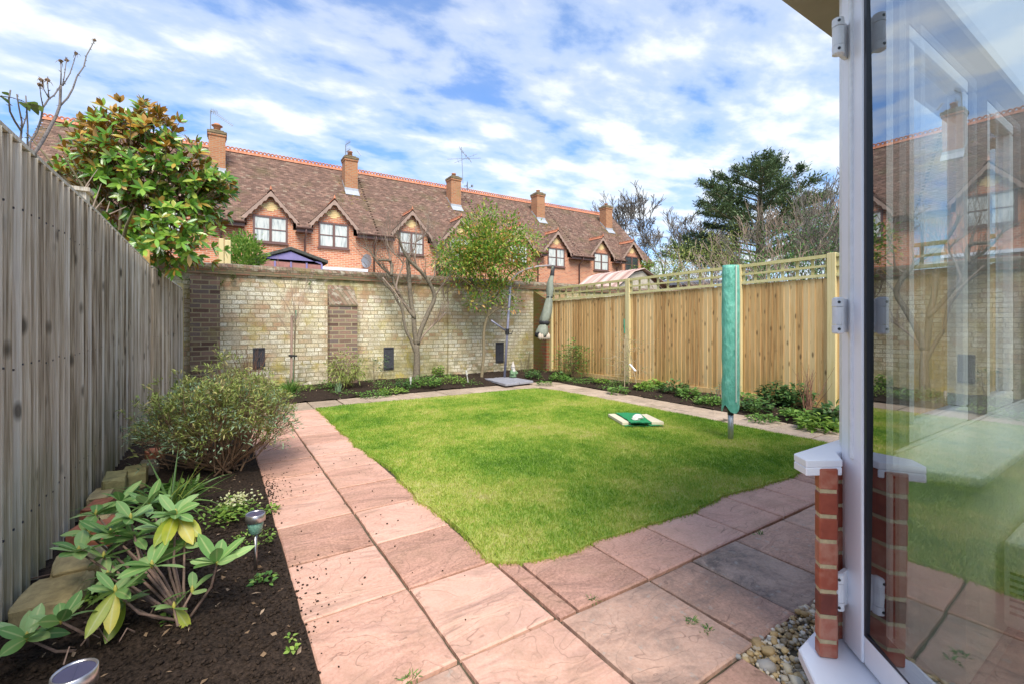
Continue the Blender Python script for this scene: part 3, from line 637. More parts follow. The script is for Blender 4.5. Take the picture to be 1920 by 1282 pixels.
def house(x0,x1,dorm,chx,label,opts):
    root=thing('terraced_house',label,'house',(x0,20,0),'houses of the brick terrace behind the wall')
    o=MB(); o.bb(x0,x1,20,20.3,0,EZ-.06); o.cm=0
    dz=lambda dx: 6.27-1.12*abs(dx)
    main=o
    for cx_ in dorm:
        o=MB()
        pl=[(-.80,EZ-.06),(.80,EZ-.06),(.80,5.33),(0,6.14),(-.80,5.33)]
        f=[(cx_+a,20,b) for a,b in pl]; bk=[(cx_+a,21.3,b) for a,b in pl]
        o.poly(f); n=5
        for k in range(5): o.quad(f[(k+1)%n],f[k],bk[k],bk[(k+1)%n])
        o.cm=1
        for zc,hw in ((5.83,.12),(5.76,.24),(5.69,.34),(5.62,.24),(5.55,.12)): o.bb(cx_-hw,cx_+hw,19.992,20.004,zc-.032,zc+.032)
        o.build('dormer_wall',[M['housebrick'],M['buff']],root)
    o=main
    if opts.get('endL'): o.poly([(x0,20.3,0),(x0,20.3,EZ-.06),(x0,RY,RZ-.15),(x0,27.2,EZ),(x0,27.2,0)])
    if opts.get('endR'): o.poly([(x1,20.3,0),(x1,27.2,0),(x1,27.2,EZ),(x1,RY,RZ-.15),(x1,20.3,EZ-.06)])
    o.build('wall',[M['housebrick'],M['buff']],root); o=MB(); o.quad((x1,27.2,0),(x0,27.2,0),(x0,27.2,EZ),(x1,27.2,EZ)); o.build('rear_wall',M['housebrick'],root)
    # roof
    o=MB(); tw,gz=.165,.105; nr=int(math.hypot(RY-EY,RZ-EZ)/gz); r0=x0-(.12 if opts.get('endL') else 0); r1=x1+(.12 if opts.get('endR') else 0)
    nc=int((r1-r0)/tw); tw2=(r1-r0)/nc
    def covered(x,y):
        for cx_ in dorm:
            dx=x-cx_
            if abs(dx)<.97 and dz(dx)>roofz(y)+.02: return True
        return False
    for j in range(nr+1):
        y=EY+(RY-EY)*j/nr; z=roofz(y)
        for i in range(nc):
            x=r0+tw2*(i+(.5 if j%2 else 0)); xe=min(x+tw2,r1); 
            if i==0 and j%2: 
                pass
            if covered((x+xe)/2,y+.06): continue
            l=random.uniform(.010,.042); dy=(RY-EY)/nr*1.15; a=random.uniform(-.004,.004)
            o.v+= [(x+.003,y+a,z+l),(xe-.003,y+a,z+l+random.uniform(-.004,.004)),(xe-.003,y+dy,z+dy*sl_+.002),(x+.003,y+dy,z+dy*sl_+.002),(x+.003,y+a,z-.01),(xe-.003,y+a,z-.01)]
            b=len(o.v)-6; o.f+=[(b,b+1,b+2,b+3),(b+4,b+5,b+1,b)]; o.m+=[0,0]
    o.quad((r1,27.4,EZ-.1),(r0,27.4,EZ-.1),(r0,RY,RZ),(r1,RY,RZ))
    # dormer roofs
    for cx_ in dorm:
        for sgn in (-1,1):
            nd=int(1.58/.105)
            for j in range(nd):
                d0=.99*(1-j/nd); d1=.99*(1-(j+1.12)/nd); d1=max(0,d1)
                z0_=6.27-1.12*d0; z1_=6.27-1.12*d1
                yend=EY+(min(z0_,z1_+.0)-EZ)/sl_+.12
                y=19.81-(.08 if j%2 else 0)
                while y<yend:
                    ya=max(19.81,y); yb=min(y+.165,yend+.03); l=random.uniform(.008,.02)
                    if yb-ya>.02:
                        P=[(cx_+sgn*d0,ya,z0_+l),(cx_+sgn*d0,yb-.004,z0_+l),(cx_+sgn*d1,yb-.004,z1_+.004),(cx_+sgn*d1,ya,z1_+.004)]
                        if sgn>0: P=P[::-1]
                        o.quad(*P)
                    y+=.165
            # underside
            o.quad((cx_+sgn*.99,19.84,5.14),(cx_+sgn*.0,19.84,6.255),(cx_,20.9,6.255),(cx_+sgn*.99,20.1,5.14))
    roof=o.build('roof',M['tile'],root)
    # under-roof closing sheet (battens and felt), well below the tiles
    # ridge
    o=MB(); n=int((r1-r0)/.3); w=(r1-r0)/n
    for i in range(n):
        x=r0+i*w
        for s in (-1,1):
            P=[(x,RY+s*.15,RZ-.08),(x+w-.01,RY+s*.15,RZ-.08),(x+w-.01,RY,RZ+.07),(x,RY,RZ+.07)]
            o.poly(P if s<0 else P[::-1])
        for kx in (.25,.75):
            c=(x+w*kx,RY,RZ+.105); pts=[(c[0]+.062*math.cos(a),c[1],c[2]+.062*math.sin(a)) for a in [2*math.pi*q/8 for q in range(9)]]
            o.tube(pts,.030,5,cap=False)
    o.build('ridge_tiles',M['ridge'],roof)
    for cx_ in dorm:
        n=4; o=MB()
        for i in range(n):
            y=19.80+i*.36
            for s in (-1,1):
                P=[(cx_+s*.12,y,6.19),(cx_+s*.12,y+.35,6.19),(cx_,y+.35,6.32),(cx_,y,6.32)]; o.poly(P)
            o.bb(cx_-.015,cx_+.015,y+.02,y+.33,6.31,6.37)
        o.tube([(cx_,19.82,6.31),(cx_,19.82,6.46)],[.05,.012],6)
        o.build('dormer_ridge',M['ridge'],roof)
    for cx_ in dorm:
        o=MB()
        for s in (-1,1):
            n=9; up=[];lo=[]
            for k in range(n*3+1):
                f=k/(n*3); dx=.985*(1-f); zt=6.255-1.12*dx; w=.165-.05*abs(math.sin(math.pi*f*6.0)) ; 
                if f<.08: w=.21
                up.append((cx_+s*dx,zt)); lo.append((cx_+s*dx*1.0,zt-w*1.35))
            for k in range(n*3):
                a,b,c,d=up[k],up[k+1],lo[k+1],lo[k]
                for yy,fl in ((19.80,0),(19.835,1)):
                    P=[(q[0],yy,q[1]) for q in (a,b,c,d)]
                    o.poly(P[::-1] if (fl^(s>0)) else P)
                o.quad((d[0],19.80,d[1]),(c[0],19.80,c[1]),(c[0],19.835,c[1]),(d[0],19.835,d[1]))
        o.build('bargeboard',M['barge'] ,root)
    # gutter, soffit, downpipes
    spans=[]; e=[r0]
    for cx_ in dorm: e+=[cx_-.86,cx_+.86]
    e.append(r1)
    for a,b in zip(e[::2],e[1::2]):
        if b-a<.1: continue
        o=MB(); s2=MB()
        prof=[(math.cos(q)*.06,math.sin(q)*.06) for q in [math.pi+math.pi*k/6 for k in range(7)]]
        for (a0,b0),(a1,b1) in zip(prof[:-1],prof[1:]): o.quad((a,19.56+a0,4.94+b0),(b,19.56+a0,4.94+b0),(b,19.56+a1,4.94+b1),(a,19.56+a1,4.94+b1))
        s2.bb(a+.02,b-.02,19.63,19.655,4.76,4.90); s2.bb(a+.02,b-.02,19.655,19.998,4.765,4.79)
        o.build('gutter',M['upvcbrown'],root,smooth=True); s2.build('soffit',M['upvcbrown'],root)
    for dx in opts.get('pipes',()):
        o=MB(); o.tube([(dx,19.58,4.90),(dx,19.62,4.72),(dx,19.93,4.5),(dx,19.94,.0)],.038,8); o.build('downpipe',M['upvcbrown'],root,smooth=True)
    # windows
    for k,cx_ in enumerate(dorm):
        o=MB(); a,b,c,d=cx_-.60,cx_+.60,4.27,5.32; t_=.07
        yf,yb=19.955,19.999
        o.bb(a,b,yf,yb,d-t_,d); o.bb(a,b,yf,yb,c,c+t_); o.bb(a,a+t_,yf,yb,c+t_,d-t_); o.bb(b-t_,b,yf,yb,c+t_,d-t_)
        o.bb(cx_-.045,cx_+.045,yf-.008,yb,c+t_,d-t_); o.bb(a+t_,cx_-.045,yf+.01,yb,4.77,4.81); o.bb(cx_+.045,b-t_,yf+.01,yb,4.77,4.81)
        o.bb(a-.04,b+.04,yf-.04,yb,c-.045,c)
        wn=o.build('window',M['upvcbrown'],root,bevel=.004)
        o=MB(); o.quad((a+t_,19.985,c+t_),(b-t_,19.985,c+t_),(b-t_,19.985,d-t_),(a+t_,19.985,d-t_)); o.build('pane',M['darkwin'] if (opts.get('darkw')==k) else M['net'],wn)
    # chimney
    cw=.29; yc=22.08
    o=MB(); zb=roofz(yc)-.15; o.bb(chx-cw,chx+cw,yc,yc+.62,zb,8.78); o.bb(chx-cw-.03,chx+cw+.03,yc-.03,yc+.65,8.78,8.86)
    ch=o.build('chimney',M['chimbrick'],root)
    o=MB(); o.bb(chx-cw-.055,chx+cw+.055,yc-.055,yc+.675,8.86,8.97); o.poly([(chx-cw-.055,yc-.055,8.972),(chx+cw+.055,yc-.055,8.972),(chx+cw-.1,yc+.2,9.07),(chx-cw+.1,yc+.2,9.07)]); o.bb(chx-cw+.05,chx+cw-.05,yc+.05,yc+.57,8.97,9.05)
    o.build('chimney_head',M['chimcap'],ch,bevel=.02)
    o=MB(); c=(chx,yc+.3,9.05)
    if opts.get('pot')=='cap': o.lathe(c,[(.13,0),(.12,.16),(.15,.18),(.15,.2),(.2,.22),(.2,.24),(.10,.30),(.1,.32)],14)
    else: o.lathe(c,[(.13,0),(.10,opts.get('poth',.25)),(.125,opts.get('poth',.25)+.01),(.125,opts.get('poth',.25)+.05),(.1,opts.get('poth',.25)+.05)],14)
    o.build('chimney_pot',M['pot'],ch,smooth=True)
    o=MB(); zf=roofz(yc); o.bb(chx-cw-.02,chx+cw+.02,yc-.02,yc-.002,zf-.05,zf+.16); o.poly([(chx-cw-.03,yc-.28,roofz(yc-.28)+.05),(chx+cw+.03,yc-.28,roofz(yc-.28)+.05),(chx+cw+.03,yc-.01,zf+.06),(chx-cw-.03,yc-.01,zf+.06)])
    for k in range(5):
        y=yc+.12*k; o.bb(chx-cw-.012,chx-cw-.002,y,y+.115,roofz(y)-.02,roofz(y)+.16); o.bb(chx+cw+.002,chx+cw+.012,y,y+.115,roofz(y)-.02,roofz(y)+.16)
    o.build('flashing',M['lead'],ch)
    # lichen round the chimney
    o=MB()
    for k in range(90):
        x=chx+random.choice((-1,1))*abs(random.gauss(.15,.28)); y=yc-.05-abs(random.gauss(0,.45))
        if random.random()<.4: x=chx+random.choice((-1,1))*(cw+abs(random.gauss(0,.1))); y=yc+random.uniform(-.3,.5)
        if y<EY+.3 or covered(x,y+.1): continue
        s=random.uniform(.03,.08); o.rock((x,y,roofz(y)+.02),(s,s*.8,s*.4),0,.3,0,1)
    o.build('roof_moss',M['moss'],roof)['kind']='stuff'
    return root,ch
h0,c0=house(-5.3,.17,[-4.1,-1.55],0.0,'leftmost terraced house, mostly hidden behind the magnolia',dict(endL=1,pot='cap',pipes=(-2.8,.12)))
h1,c1=house(.17,5.83,[1.745,4.09],5.31,'terraced house with two clear dormer windows behind the small purple shed',dict(pipes=(2.97,5.75),poth=.2))
h2,c2=house(5.83,11.7,[7.46,9.93],10.75,'terraced house seen through the bare branches with a tall aerial on its chimney',dict(pipes=(8.7,),poth=.12))
h3,c3=house(11.7,17.5,[13.35,15.9],16.4,'terraced house behind the evergreen tree with the wrapped parasol before it',dict(pipes=(14.6,),poth=.1))
h4,c4=house(17.5,23.6,[19.33,21.95],22.1,'rightmost end terraced house with one dark dormer window',dict(endR=1,pipes=(17.56,20.6),darkw=1,poth=.1))
def aerial(ch,base,top,booms):
    o=MB(); o.tube([base,top],.016,5)
    for (a,b,ne,el,upv) in booms:
        a=Vector(a);b=Vector(b); o.tube([a,b],.012,4)
        d=(b-a).normalized(); r=d.cross(Vector(upv)).normalized()
        for k in range(ne):
            c=a.lerp(b,(k+.5)/ne); l=el*(1-.4*k/ne); o.tube([c-r*l,c+r*l],.009,3)
    return o.build('aerial',M['aerial'],ch)
yc=22.3
t0=AY(395,207,yc); e0=AY(437,237,yc-.3)
aerial(c0,AY(394,300,yc),t0,[(t0,e0,14,.10,(0,-1,.2)),(t0+Vector((0,0,-.05)),t0+Vector((.25,0,-.02)),4,.12,(0,1,0))])
t0=AY(648,272,yc); aerial(c1,AY(647,320,yc),t0,[(t0,t0+Vector((.1,-.5,0)),5,.16,(1,0,0)),(t0+Vector((0,0,-.35)),t0+Vector((.1,-.5,-.35)),5,.16,(1,0,0)),(AY(669,283,yc),AY(676,292,yc-.3),5,.08,(0,-1,0))])
t0=AY(865,276,yc); aerial(c2,AY(868,345,yc),t0,[(AY(839,299,yc),AY(902,297,yc),1,.01,(0,0,1)),(AY(862,279,yc),AY(884,304,yc-.4),4,.55,(0,0,1)),(AY(852,306,yc),AY(895,289,yc),3,.1,(0,-1,0))])
def dish(ch,c,r,d=(0,-1,0),par_name='satellite_dish'):
    o=MB(); d=Vector(d).normalized(); u=Vector((0,0,1)); w=d.cross(u).normalized(); c=Vector(c)
    for k in range(5):
        r0,r1=r*k/5,r*(k+1)/5; h0,h1=.18*r*(k/5)**2,.18*r*((k+1)/5)**2
        for j in range(16):
            a0,a1=2*math.pi*j/16,2*math.pi*(j+1)/16
            P=lambda rr,hh,a: c+w*(rr*.85*math.cos(a))+u*(rr*math.sin(a))+d*hh
            o.quad(P(r0,h0,a0),P(r1,h1,a0),P(r1,h1,a1),P(r0,h0,a1))
    o.tube([c-u*r*.8,c+d*r*1.1-u*.2*r],.02,4); o.box(tuple(c+d*r*1.15-u*.15*r),(.09,.09,.12)); o.tube([c,c-d*.15],.025,5)
    o.build(par_name,M['aerial'],ch)
dish(h1,AY(690,490,19.6)+Vector((0,.1,0)),.30,(-.75,-.6,.1)); dish(c2,AY(875,349,22.2),.26,(.8,-.5,.1))
# white-fasciaed ground-floor extension behind the shed
wb=thing('rear_extension','low rear extension with a white fascia, just showing above the wall beside the purple shed','extension',(4.4,19,0))
a=AY(598,499,19.0);b=AY(687,507,19.0); o=MB(); o.bb(a.x,b.x,19.02,19.99,0,3.25); o.build('wall',M['housebrick'],wb)
o=MB(); o.bb(a.x-.1,b.x+.05,18.95,19.99,3.26,a.z-.02); o.build('fascia',M['upvc'],wb)
# ---------------------------------------------------------------- conservatory on the right
M['pbrick']=leafmat('red_engineering_brick',[(.25,(.16,.04,.025)),(.45,(.30,.065,.035)),(.6,(.36,.085,.045)),(.78,(.46,.20,.13))],.5,0,nsc=30)
M['pmortar']=plain('buff_mortar',(.52,.42,.24),.9,noise=.2,nscale=60,bump=.4)
M['soff']=plain('shade_toned_soffit',(.42,.37,.31),.6,noise=.08,nscale=5)  # brownish beige base colour has the shading under the eaves painted in
M['cream']=plain('interior_plaster',(.72,.72,.62),.7,noise=.05)
M['board']=plain('white_sill_board',(.85,.86,.85),.25)
M['floor']=plain('interior_floor',(.14,.12,.10),.5,noise=.2)
M['heater']=plain('white_heater_case',(.74,.75,.74),.35)
m,t,p=newmat('door_glass'); fr=N(t,'ShaderNodeFresnel',i={'IOR':1.52}); gl=N(t,'ShaderNodeBsdfGlossy',i={'Roughness':.0}); trb=N(t,'ShaderNodeBsdfTransparent'); trb.inputs[0].default_value=(.78,.83,.80,1)
gl.inputs[0].default_value=(.95,.97,1,1)
mx=N(t,'ShaderNodeMixShader'); L(t,math_(t,'MULTIPLY',fr.outputs[0],3.5,True),mx.inputs[0]); L(t,trb.outputs[0],mx.inputs[1]); L(t,gl.outputs[0],mx.inputs[2]); L(t,mx.outputs[0],t.nodes['Material Output'].inputs[0]); M['glass']=m
m,t,p=newmat('window_glass_clear'); fr=N(t,'ShaderNodeFresnel',i={'IOR':1.5}); gl=N(t,'ShaderNodeBsdfGlossy',i={'Roughness':.0}); trb=N(t,'ShaderNodeBsdfTransparent')
mx=N(t,'ShaderNodeMixShader'); L(t,fr.outputs[0],mx.inputs[0]); L(t,trb.outputs[0],mx.inputs[1]); L(t,gl.outputs[0],mx.inputs[2]); L(t,mx.outputs[0],t.nodes['Material Output'].inputs[0]); M['glass2']=m
A0=Vector((1.807,.701)); UA=R(41.5); U_=Vector((math.sin(UA),math.cos(UA))); NN=Vector((-U_.y,U_.x))
def AP(s,n_,z): q=A0-U_*s+NN*(n_-.060); return (q.x,q.y,z)
def abox(mb,s0,s1,n0,n1,z0,z1):
    P=[AP(s1,n1,z0),AP(s1,n0,z0),AP(s0,n0,z0),AP(s0,n1,z0)]; mb.hexa(P+[(q[0],q[1],z1) for q in P])
cons=thing('conservatory','white framed conservatory with a red brick pier and glazed door at the right edge','conservatory',(2.6,.2,0))
a=G(1527,1217,.105);b=G(1537,1232,.105);c=G(1571,1236,.105)
poly=[(a.x,a.y),(b.x,b.y),(c.x,c.y),(1.80,.705),(1.98,.62),(1.98,.45),(4.6,.45),(4.6,a.y)]
def inset(P,d):
    cx_=sum(q[0] for q in P)/len(P); cy_=sum(q[1] for q in P)/len(P); out=[]
    for i in range(len(P)):
        p0=Vector(P[i-1]);p1=Vector(P[i]);p2=Vector(P[(i+1)%len(P)]); e1=(p1-p0).normalized();e2=(p2-p1).normalized()
        nrm=(Vector((-e1.y,e1.x))+Vector((-e2.y,e2.x))).normalized(); out.append(tuple(p1+nrm*d))
    return out
ar=sum(poly[i-1][0]*poly[i][1]-poly[i][0]*poly[i-1][1] for i in range(len(poly)))
pin=inset(poly,.004 if ar>0 else -.004)
o=MB(); z=.105; zs=[.105]+[.157+.082*k for k in range(7)]+[.722]
for k in range(8): o.prism(poly,zs[k]+(.0055 if k else 0),zs[k+1]-(.0055 if k<7 else 0))
q=o.build('brick_pier',M['pbrick'],cons,bevel=.004)
o=MB(); o.prism(pin,.106,.72); o.build('pier_mortar',M['pmortar'],q)
o=MB(); o.prism(inset(poly,.02 if ar>0 else -.02),-.2,.064); o.build('footing',M['pmortar'],cons)
# threshold
p0=G(1497,1216,.1);p1=G(1528,1282,.1); d=(p1-p0)
P=[(p0.x,p0.y),((p0+d*7).x,(p0+d*7).y),AP(1.6,-.12,0)[:2],(1.95,.56),(2.1,.80)]
o=MB(); o.prism(P[::-1],.066,.1035); o.build('threshold',M['upvc'],cons,bevel=.004)
# window sill on the pier
sp_=[G(1488,849,.75),G(1512,862,.75),G(1580,861,.75),Vector((1.81,.715,0)),Vector((1.99,.64,0)),Vector((1.99,.60,0)),Vector((4.6,.60,0)),Vector((4.6,.787,0))]
o=MB(); o.prism([(q.x,q.y) for q in sp_],.725,.75); Pn=[(sp_[0].x,sp_[0].y),(sp_[1].x,sp_[1].y),(sp_[2].x,sp_[2].y)]
o2=[]; 
for (xa,ya),(xb_,yb_) in (((Pn[0]),(Pn[1])),((Pn[1]),(Pn[2]))):
    e=Vector((xb_-xa,yb_-ya)).normalized(); nrm=Vector((-e.y,e.x))*.008
    o.prism([(xa,ya),(xb_,yb_),(xb_+nrm.x,yb_+nrm.y),(xa+nrm.x,ya+nrm.y)],.698,.7248)
o.build('window_sill',M['upvc'],cons,bevel=.003)
# corner post, head and soffit roof
o=MB(); o.prism([(1.745,.650),(1.80,.60),(1.95,.60),(1.95,.745),(1.910,.745)],.7505,2.52); o.build('corner_post',M['upvc_old'],cons,bevel=.004)
M['roofsheet']=plain('conservatory_roof',(.55,.55,.55),.5)
o=MB(); c1_=(1.734,.95); far=AP(1.15,.22,0)
f2=AP(1.15,-.12,0); o.prism([c1_,far[:2],f2[:2],(1.93,.62),(4.9,.62),(4.9,.95)],2.5,2.56); o.build('soffit',M['soff'],cons)
o=MB(); o.prism([(1.70,.99),(far[0]-.03,far[1]+.03),AP(1.15,.1,0)[:2],(1.80,.85),(4.95,.85),(4.95,.99)],2.561,2.66); o.build('gutter',M['upvc_old'],cons)
m,t,p=newmat('polycarbonate_roof'); trb=N(t,'ShaderNodeBsdfTransparent'); trb.inputs[0].default_value=(.8,.82,.84,1); df=N(t,'ShaderNodeBsdfTranslucent'); df.inputs[0].default_value=(.55,.55,.55,1); mx=N(t,'ShaderNodeMixShader',i={0:.7}); L(t,trb.outputs[0],mx.inputs[1]); L(t,df.outputs[0],mx.inputs[2]); L(t,mx.outputs[0],t.nodes['Material Output'].inputs[0]); M['poly']=m
o=MB(); q4_=[(1.88,.72),AP(1.15,.0,0)[:2],(far[0]+1.3,far[1]-1.3),(4.9,-1.6),(4.9,.72)]
zt_=lambda p_: 2.58+.22*max(0,.75-p_[1])
o.poly([(q[0],q[1],zt_(q)) for q in q4_]); o.build('roof',M['poly'],cons)

# glazed door
dr=o=MB(); abox(o,-.012,.0215,-.035,.052,.1045,2.49); abox(o,.0,1.05,-.035,.035,2.42,2.4995)
q=o.build('door_frame',M['upvc'],cons,bevel=.005,seg=2)
door=MB(); o=door; abox(o,.022,.124,.0355,.062,.115,2.44)
abox(o,.078,.124,-.03,.0354,.12,2.41); abox(o,.125,.98,.0,.058,.115,.205); abox(o,.125,.98,.0,.058,2.33,2.44); abox(o,.88,.98,.0,.058,.206,2.329)
dd=door.build('door',M['upvc'],cons,bevel=.006,seg=2); dd['label']='glazed door leaf'
o=MB(); abox(o,.1245,.137,.0,.0565,.2055,2.3295); abox(o,.137,.8795,.0,.0565,.2055,.216); o.build('gasket',M['rubber'],dd)
o=MB(); 
for nn0 in (.036,.018):   # sealed unit: two sheets, drawn slightly inwards as such units are
    gx,gz=8,20; i0=len(o.v)
    for j in range(gz+1):
        for i in range(gx+1):
            s_=.138+.745*i/gx; z_=.215+2.125*j/gz; o.v.append(AP(s_,nn0+.014+((z_-1.25)**2)/190+(s_-.138)*.036-.004,z_))
    for j in range(gz):
        for i in range(gx): q0=i0+j*(gx+1)+i; o.f.append((q0,q0+1,q0+gx+2,q0+gx+1)); o.m.append(0)
o.build('glass',M['glass'],dd,smooth=True)
for y0,y1 in ((35,105),(558,626),(1072,1142)):
    c=AZ(1571.5,(y0+y1)/2,1.50); h=(y1-y0)/F*1.5
    o=MB(); o.lathe((c.x,c.y,c.z),[(.010,-h/2),(.017,-h/2+.004),(.0175,-h/2+.03)],16); o.lathe((c.x,c.y,c.z),[(.0165,-h/2+.0315),(.0165,h/2-.0315)],16); o.lathe((c.x,c.y,c.z),[(.0175,h/2-.03),(.017,h/2-.004),(.010,h/2)],16)
    e=AP(.04,.064,0); f_=Vector((e[0]-c.x,e[1]-c.y)); 
    o.beam((c.x,c.y,c.z),(e[0],e[1],c.z),h-.01,.012,(-f_.y,f_.x,0))
    hg=o.build('hinge',M['upvc_old'],cons,smooth=False)
    o=MB(); 
    cdir=Vector((-c.x,-c.y,0)).normalized()
    for zz_ in (c.z-h/2+.016,c.z+h/2-.016): 
        k_=Vector((c.x,c.y,zz_))+cdir*.0175+Vector((cdir.y,-cdir.x,0))*-.003; o.tube([k_-cdir*.004,k_+cdir*.0012],.0045,10)
    o.build('hinge_screw',M['black'],hg)
o=MB(); kc=Vector(AP(.30,.0585,.16)); kc=Vector(AZ(1607,1248,1.28)); n3=Vector((NN.x,NN.y,0))
ks=None
# place the lock on the bottom rail face where the sight line meets it
d_=sight(1608,1248); Pn_=Vector(AP(0,.058,0)); tt=(Pn_.x*NN.x+Pn_.y*NN.y)/(d_[0]*NN.x+d_[1]*NN.y); kc=Vector((d_[0]*tt,d_[1]*tt,CAM_H+d_[2]*tt))
o.tube([kc,kc+n3*.004],.017,16); o.tube([kc+n3*.004,kc+n3*.008],.008,10); lk=o.build('lock',M['brass'],dd)
o=MB(); o.beam(kc+n3*.008,kc+n3*.03,.003,.008); o.tube([kc+n3*.028+Vector((0,0,.0)),kc+n3*.042],[.010,.009],10); o.build('key',M['brass'],lk)
# inside
o=MB(); abox(o,1.051,1.14,-.035,.035,.1,2.4995); o.build('end_post',M['upvc'],cons)
o=MB(); e1=AP(1.141,-.035,0); e2=(e1[0]+1.0,e1[1]-1.0); o.prism([e1[:2],e2,(e2[0]+.06,e2[1]+.06),(e1[0]+.06,e1[1]+.06)],.1,2.5); o.prism([e2,(4.6,-1.45),(4.6,-1.39),(e2[0]+.05,e2[1]+.07)],.1,2.5); o.build('side_wall',M['cream'],cons)
o=MB(); o.prism([AP(.1,-.15,0)[:2],AP(1.1,-.15,0)[:2],(2.1,-1.0),(4.6,-1.35),(4.6,.40),(1.9,.40)][::-1],.05,.1); o.build('floor',M['floor'],cons)
o=MB(); o.prism([(1.885,.405),(4.55,.405),(4.55,.449),(1.975,.449),(1.975,.56),(1.84,.56)],.101,.714); o.build('dwarf_wall_plaster',M['cream'],cons)
o=MB(); o.prism([(1.865,.365),(4.55,.365),(4.55,.60),(1.80,.60),(1.775,.575)],.7145,.7505); o.build('inner_sill',M['board'],cons,bevel=.012,seg=3)
o=MB(); o.bb(4.6,4.7,-1.6,.70,0,2.5); o.build('end_wall',M['cream'],cons)
for x0,x1 in ((2.14,2.88),(3.2,3.74)):
    o=MB(); y0,y1=.61,.67; t_=.055
    o.bb(x0,x1,y0,y1,.751,.82); o.bb(x0,x1,y0,y1,2.24,2.30); o.bb(x0,x0+t_,y0,y1,.82,2.24); o.bb(x1-t_,x1,y0,y1,.82,2.24)
    wn=o.build('window_frame',M['upvc'],cons,bevel=.006)
    o=MB(); o.quad((x0+.05,.64,.81),(x1-.05,.64,.81),(x1-.05,.64,2.25),(x0+.05,.64,2.25)); o.build('pane',M['glass2'],wn)
M['pierin']=plain('dark_mullion_panel',(.20,.17,.15),.5)
for x0,x1 in ((1.951,2.139),(2.881,3.199),(3.741,4.599)):
    o=MB(); o.bb(x0,x1,.61,.68,.751,2.498); o.build('mullion',M['pierin'],cons)
o=MB(); o.bb(2.14,2.88,.61,.68,2.301,2.498); o.build('head_panel',M['pierin'],cons); o=MB(); o.bb(3.2,3.74,.61,.68,2.301,2.498); o.build('head_panel',M['pierin'],cons)
ht=thing('panel_heater','white panel heater with dark vent slots seen through the door glass','heater',(2.5,.33,.2))
o=MB(); o.bb(2.22,2.95,.30,.385,.18,.47); q=o.build('case',M['heater'],ht,bevel=.012,seg=2)
o=MB()
for k in range(7): o.bb(2.25,2.33,.2975,.3,.23+k*.022,.238+k*.022)
for k in range(7): o.bb(2.217,2.22,.315,.37,.23+k*.022,.238+k*.022)
o.build('vent_slots',M['darkiron'],q)
# ---------------------------------------------------------------- rotary airer
ap=G(1370,825); ra=thing('rotary_airer','folded rotary washing line under a turquoise cover standing in the lawn','washing line',tuple(ap))
m,t,p=newmat('turquoise_cover'); g=N(t,'ShaderNodeNewGeometry'); n5=N(t,'ShaderNodeTexNoise',i={'Scale':14,'Detail':4,'Roughness':.6}); mp5=N(t,'ShaderNodeMapping'); mp5.inputs['Scale'].default_value=(2,2,.8); L(t,g.outputs['Position'],mp5.inputs[0]); L(t,mp5.outputs[0],n5.inputs['Vector'])
L(t,ramp(t,n5.outputs[0],[(.35,(.10,.38,.28)),(.6,(.17,.50,.38)),(.75,(.28,.58,.46))]),p.inputs['Base Color']); p.inputs['Roughness'].default_value=.4
b=N(t,'ShaderNodeBump',i={'Strength':.9,'Distance':.02}); L(t,n5.outputs[0],b.inputs['Height']); L(t,b.outputs[0],p.inputs['Normal']); M['cover']=m
o=MB(); nA=28; rows=40; zt,zb=1.775,.37
for j in range(rows+1):
    f=j/rows; 
    for i in range(nA):
        a=2*math.pi*i/nA; ex=.085*(abs(math.cos(a))**.7)*math.copysign(1,math.cos(a)); ey=.06*math.sin(a)
        z_=zb+(zt-zb)*f
        if f<.06: z_-= .085*abs(math.sin(a*1.5+.6))**1.5
        w_=1+.07*mnoise.noise(Vector((math.cos(a)*2,math.sin(a)*2,z_*5)))+.03*mnoise.noise(Vector((math.cos(a)*5,math.sin(a)*5,z_*14)))
        if f>.97: w_*=.93
        X_=ex*w_;Y_=ey*w_; o.v.append((ap.x+X_*CY+Y_*SY,ap.y-X_*SY+Y_*CY,z_))
for j in range(rows):
    for i in range(nA): a_=j*nA+i;b_=j*nA+(i+1)%nA; o.f.append((a_,b_,b_+nA,a_+nA)); o.m.append(0)
o.f.append(tuple(rows*nA+i for i in range(nA))); o.m.append(0)
cv=o.build('cover',M['cover'],ra,smooth=True)
o=MB(); Rt=Vector((CY,-SY,0)); Fw=Vector((-SY,-CY,0)); pz=[ap+Rt*.024+Fw*.066+Vector((0,0,z_)) for z_ in np.linspace(.40,1.77,18)]
for p_,q_ in zip(pz[:-1],pz[1:]): o.beam(p_,q_,.014,.006,Fw)
M['zip']=plain('pale_zip_tape',(.50,.60,.50),.6); M['zip2']=plain('pale_piping',(.55,.50,.32),.6); o.build('zip',M['zip'],cv)
o=MB(); o.tube([ap+Rt*.086+Fw*.012+Vector((0,0,z_)) for z_ in np.linspace(.36,1.77,12)],.0045,5); o.build('piping',M['zip2'],cv)
o=MB(); o.tube([ap+Vector((0,0,-.02)),ap+Vector((.0,0,.30))],.027,14); o.build('pole',M['galv'],ra,smooth=True)
o=MB(); o.lathe((ap.x,ap.y,ap.z),[(.030,.262),(.030,.30),(.034,.31),(.034,.42)],14); o.tube([ap+Rt*.03+Vector((0,0,.30)),ap+Rt*.045+Vector((0,0,.40))],.012,6); o.build('collar',M['black'],ra)
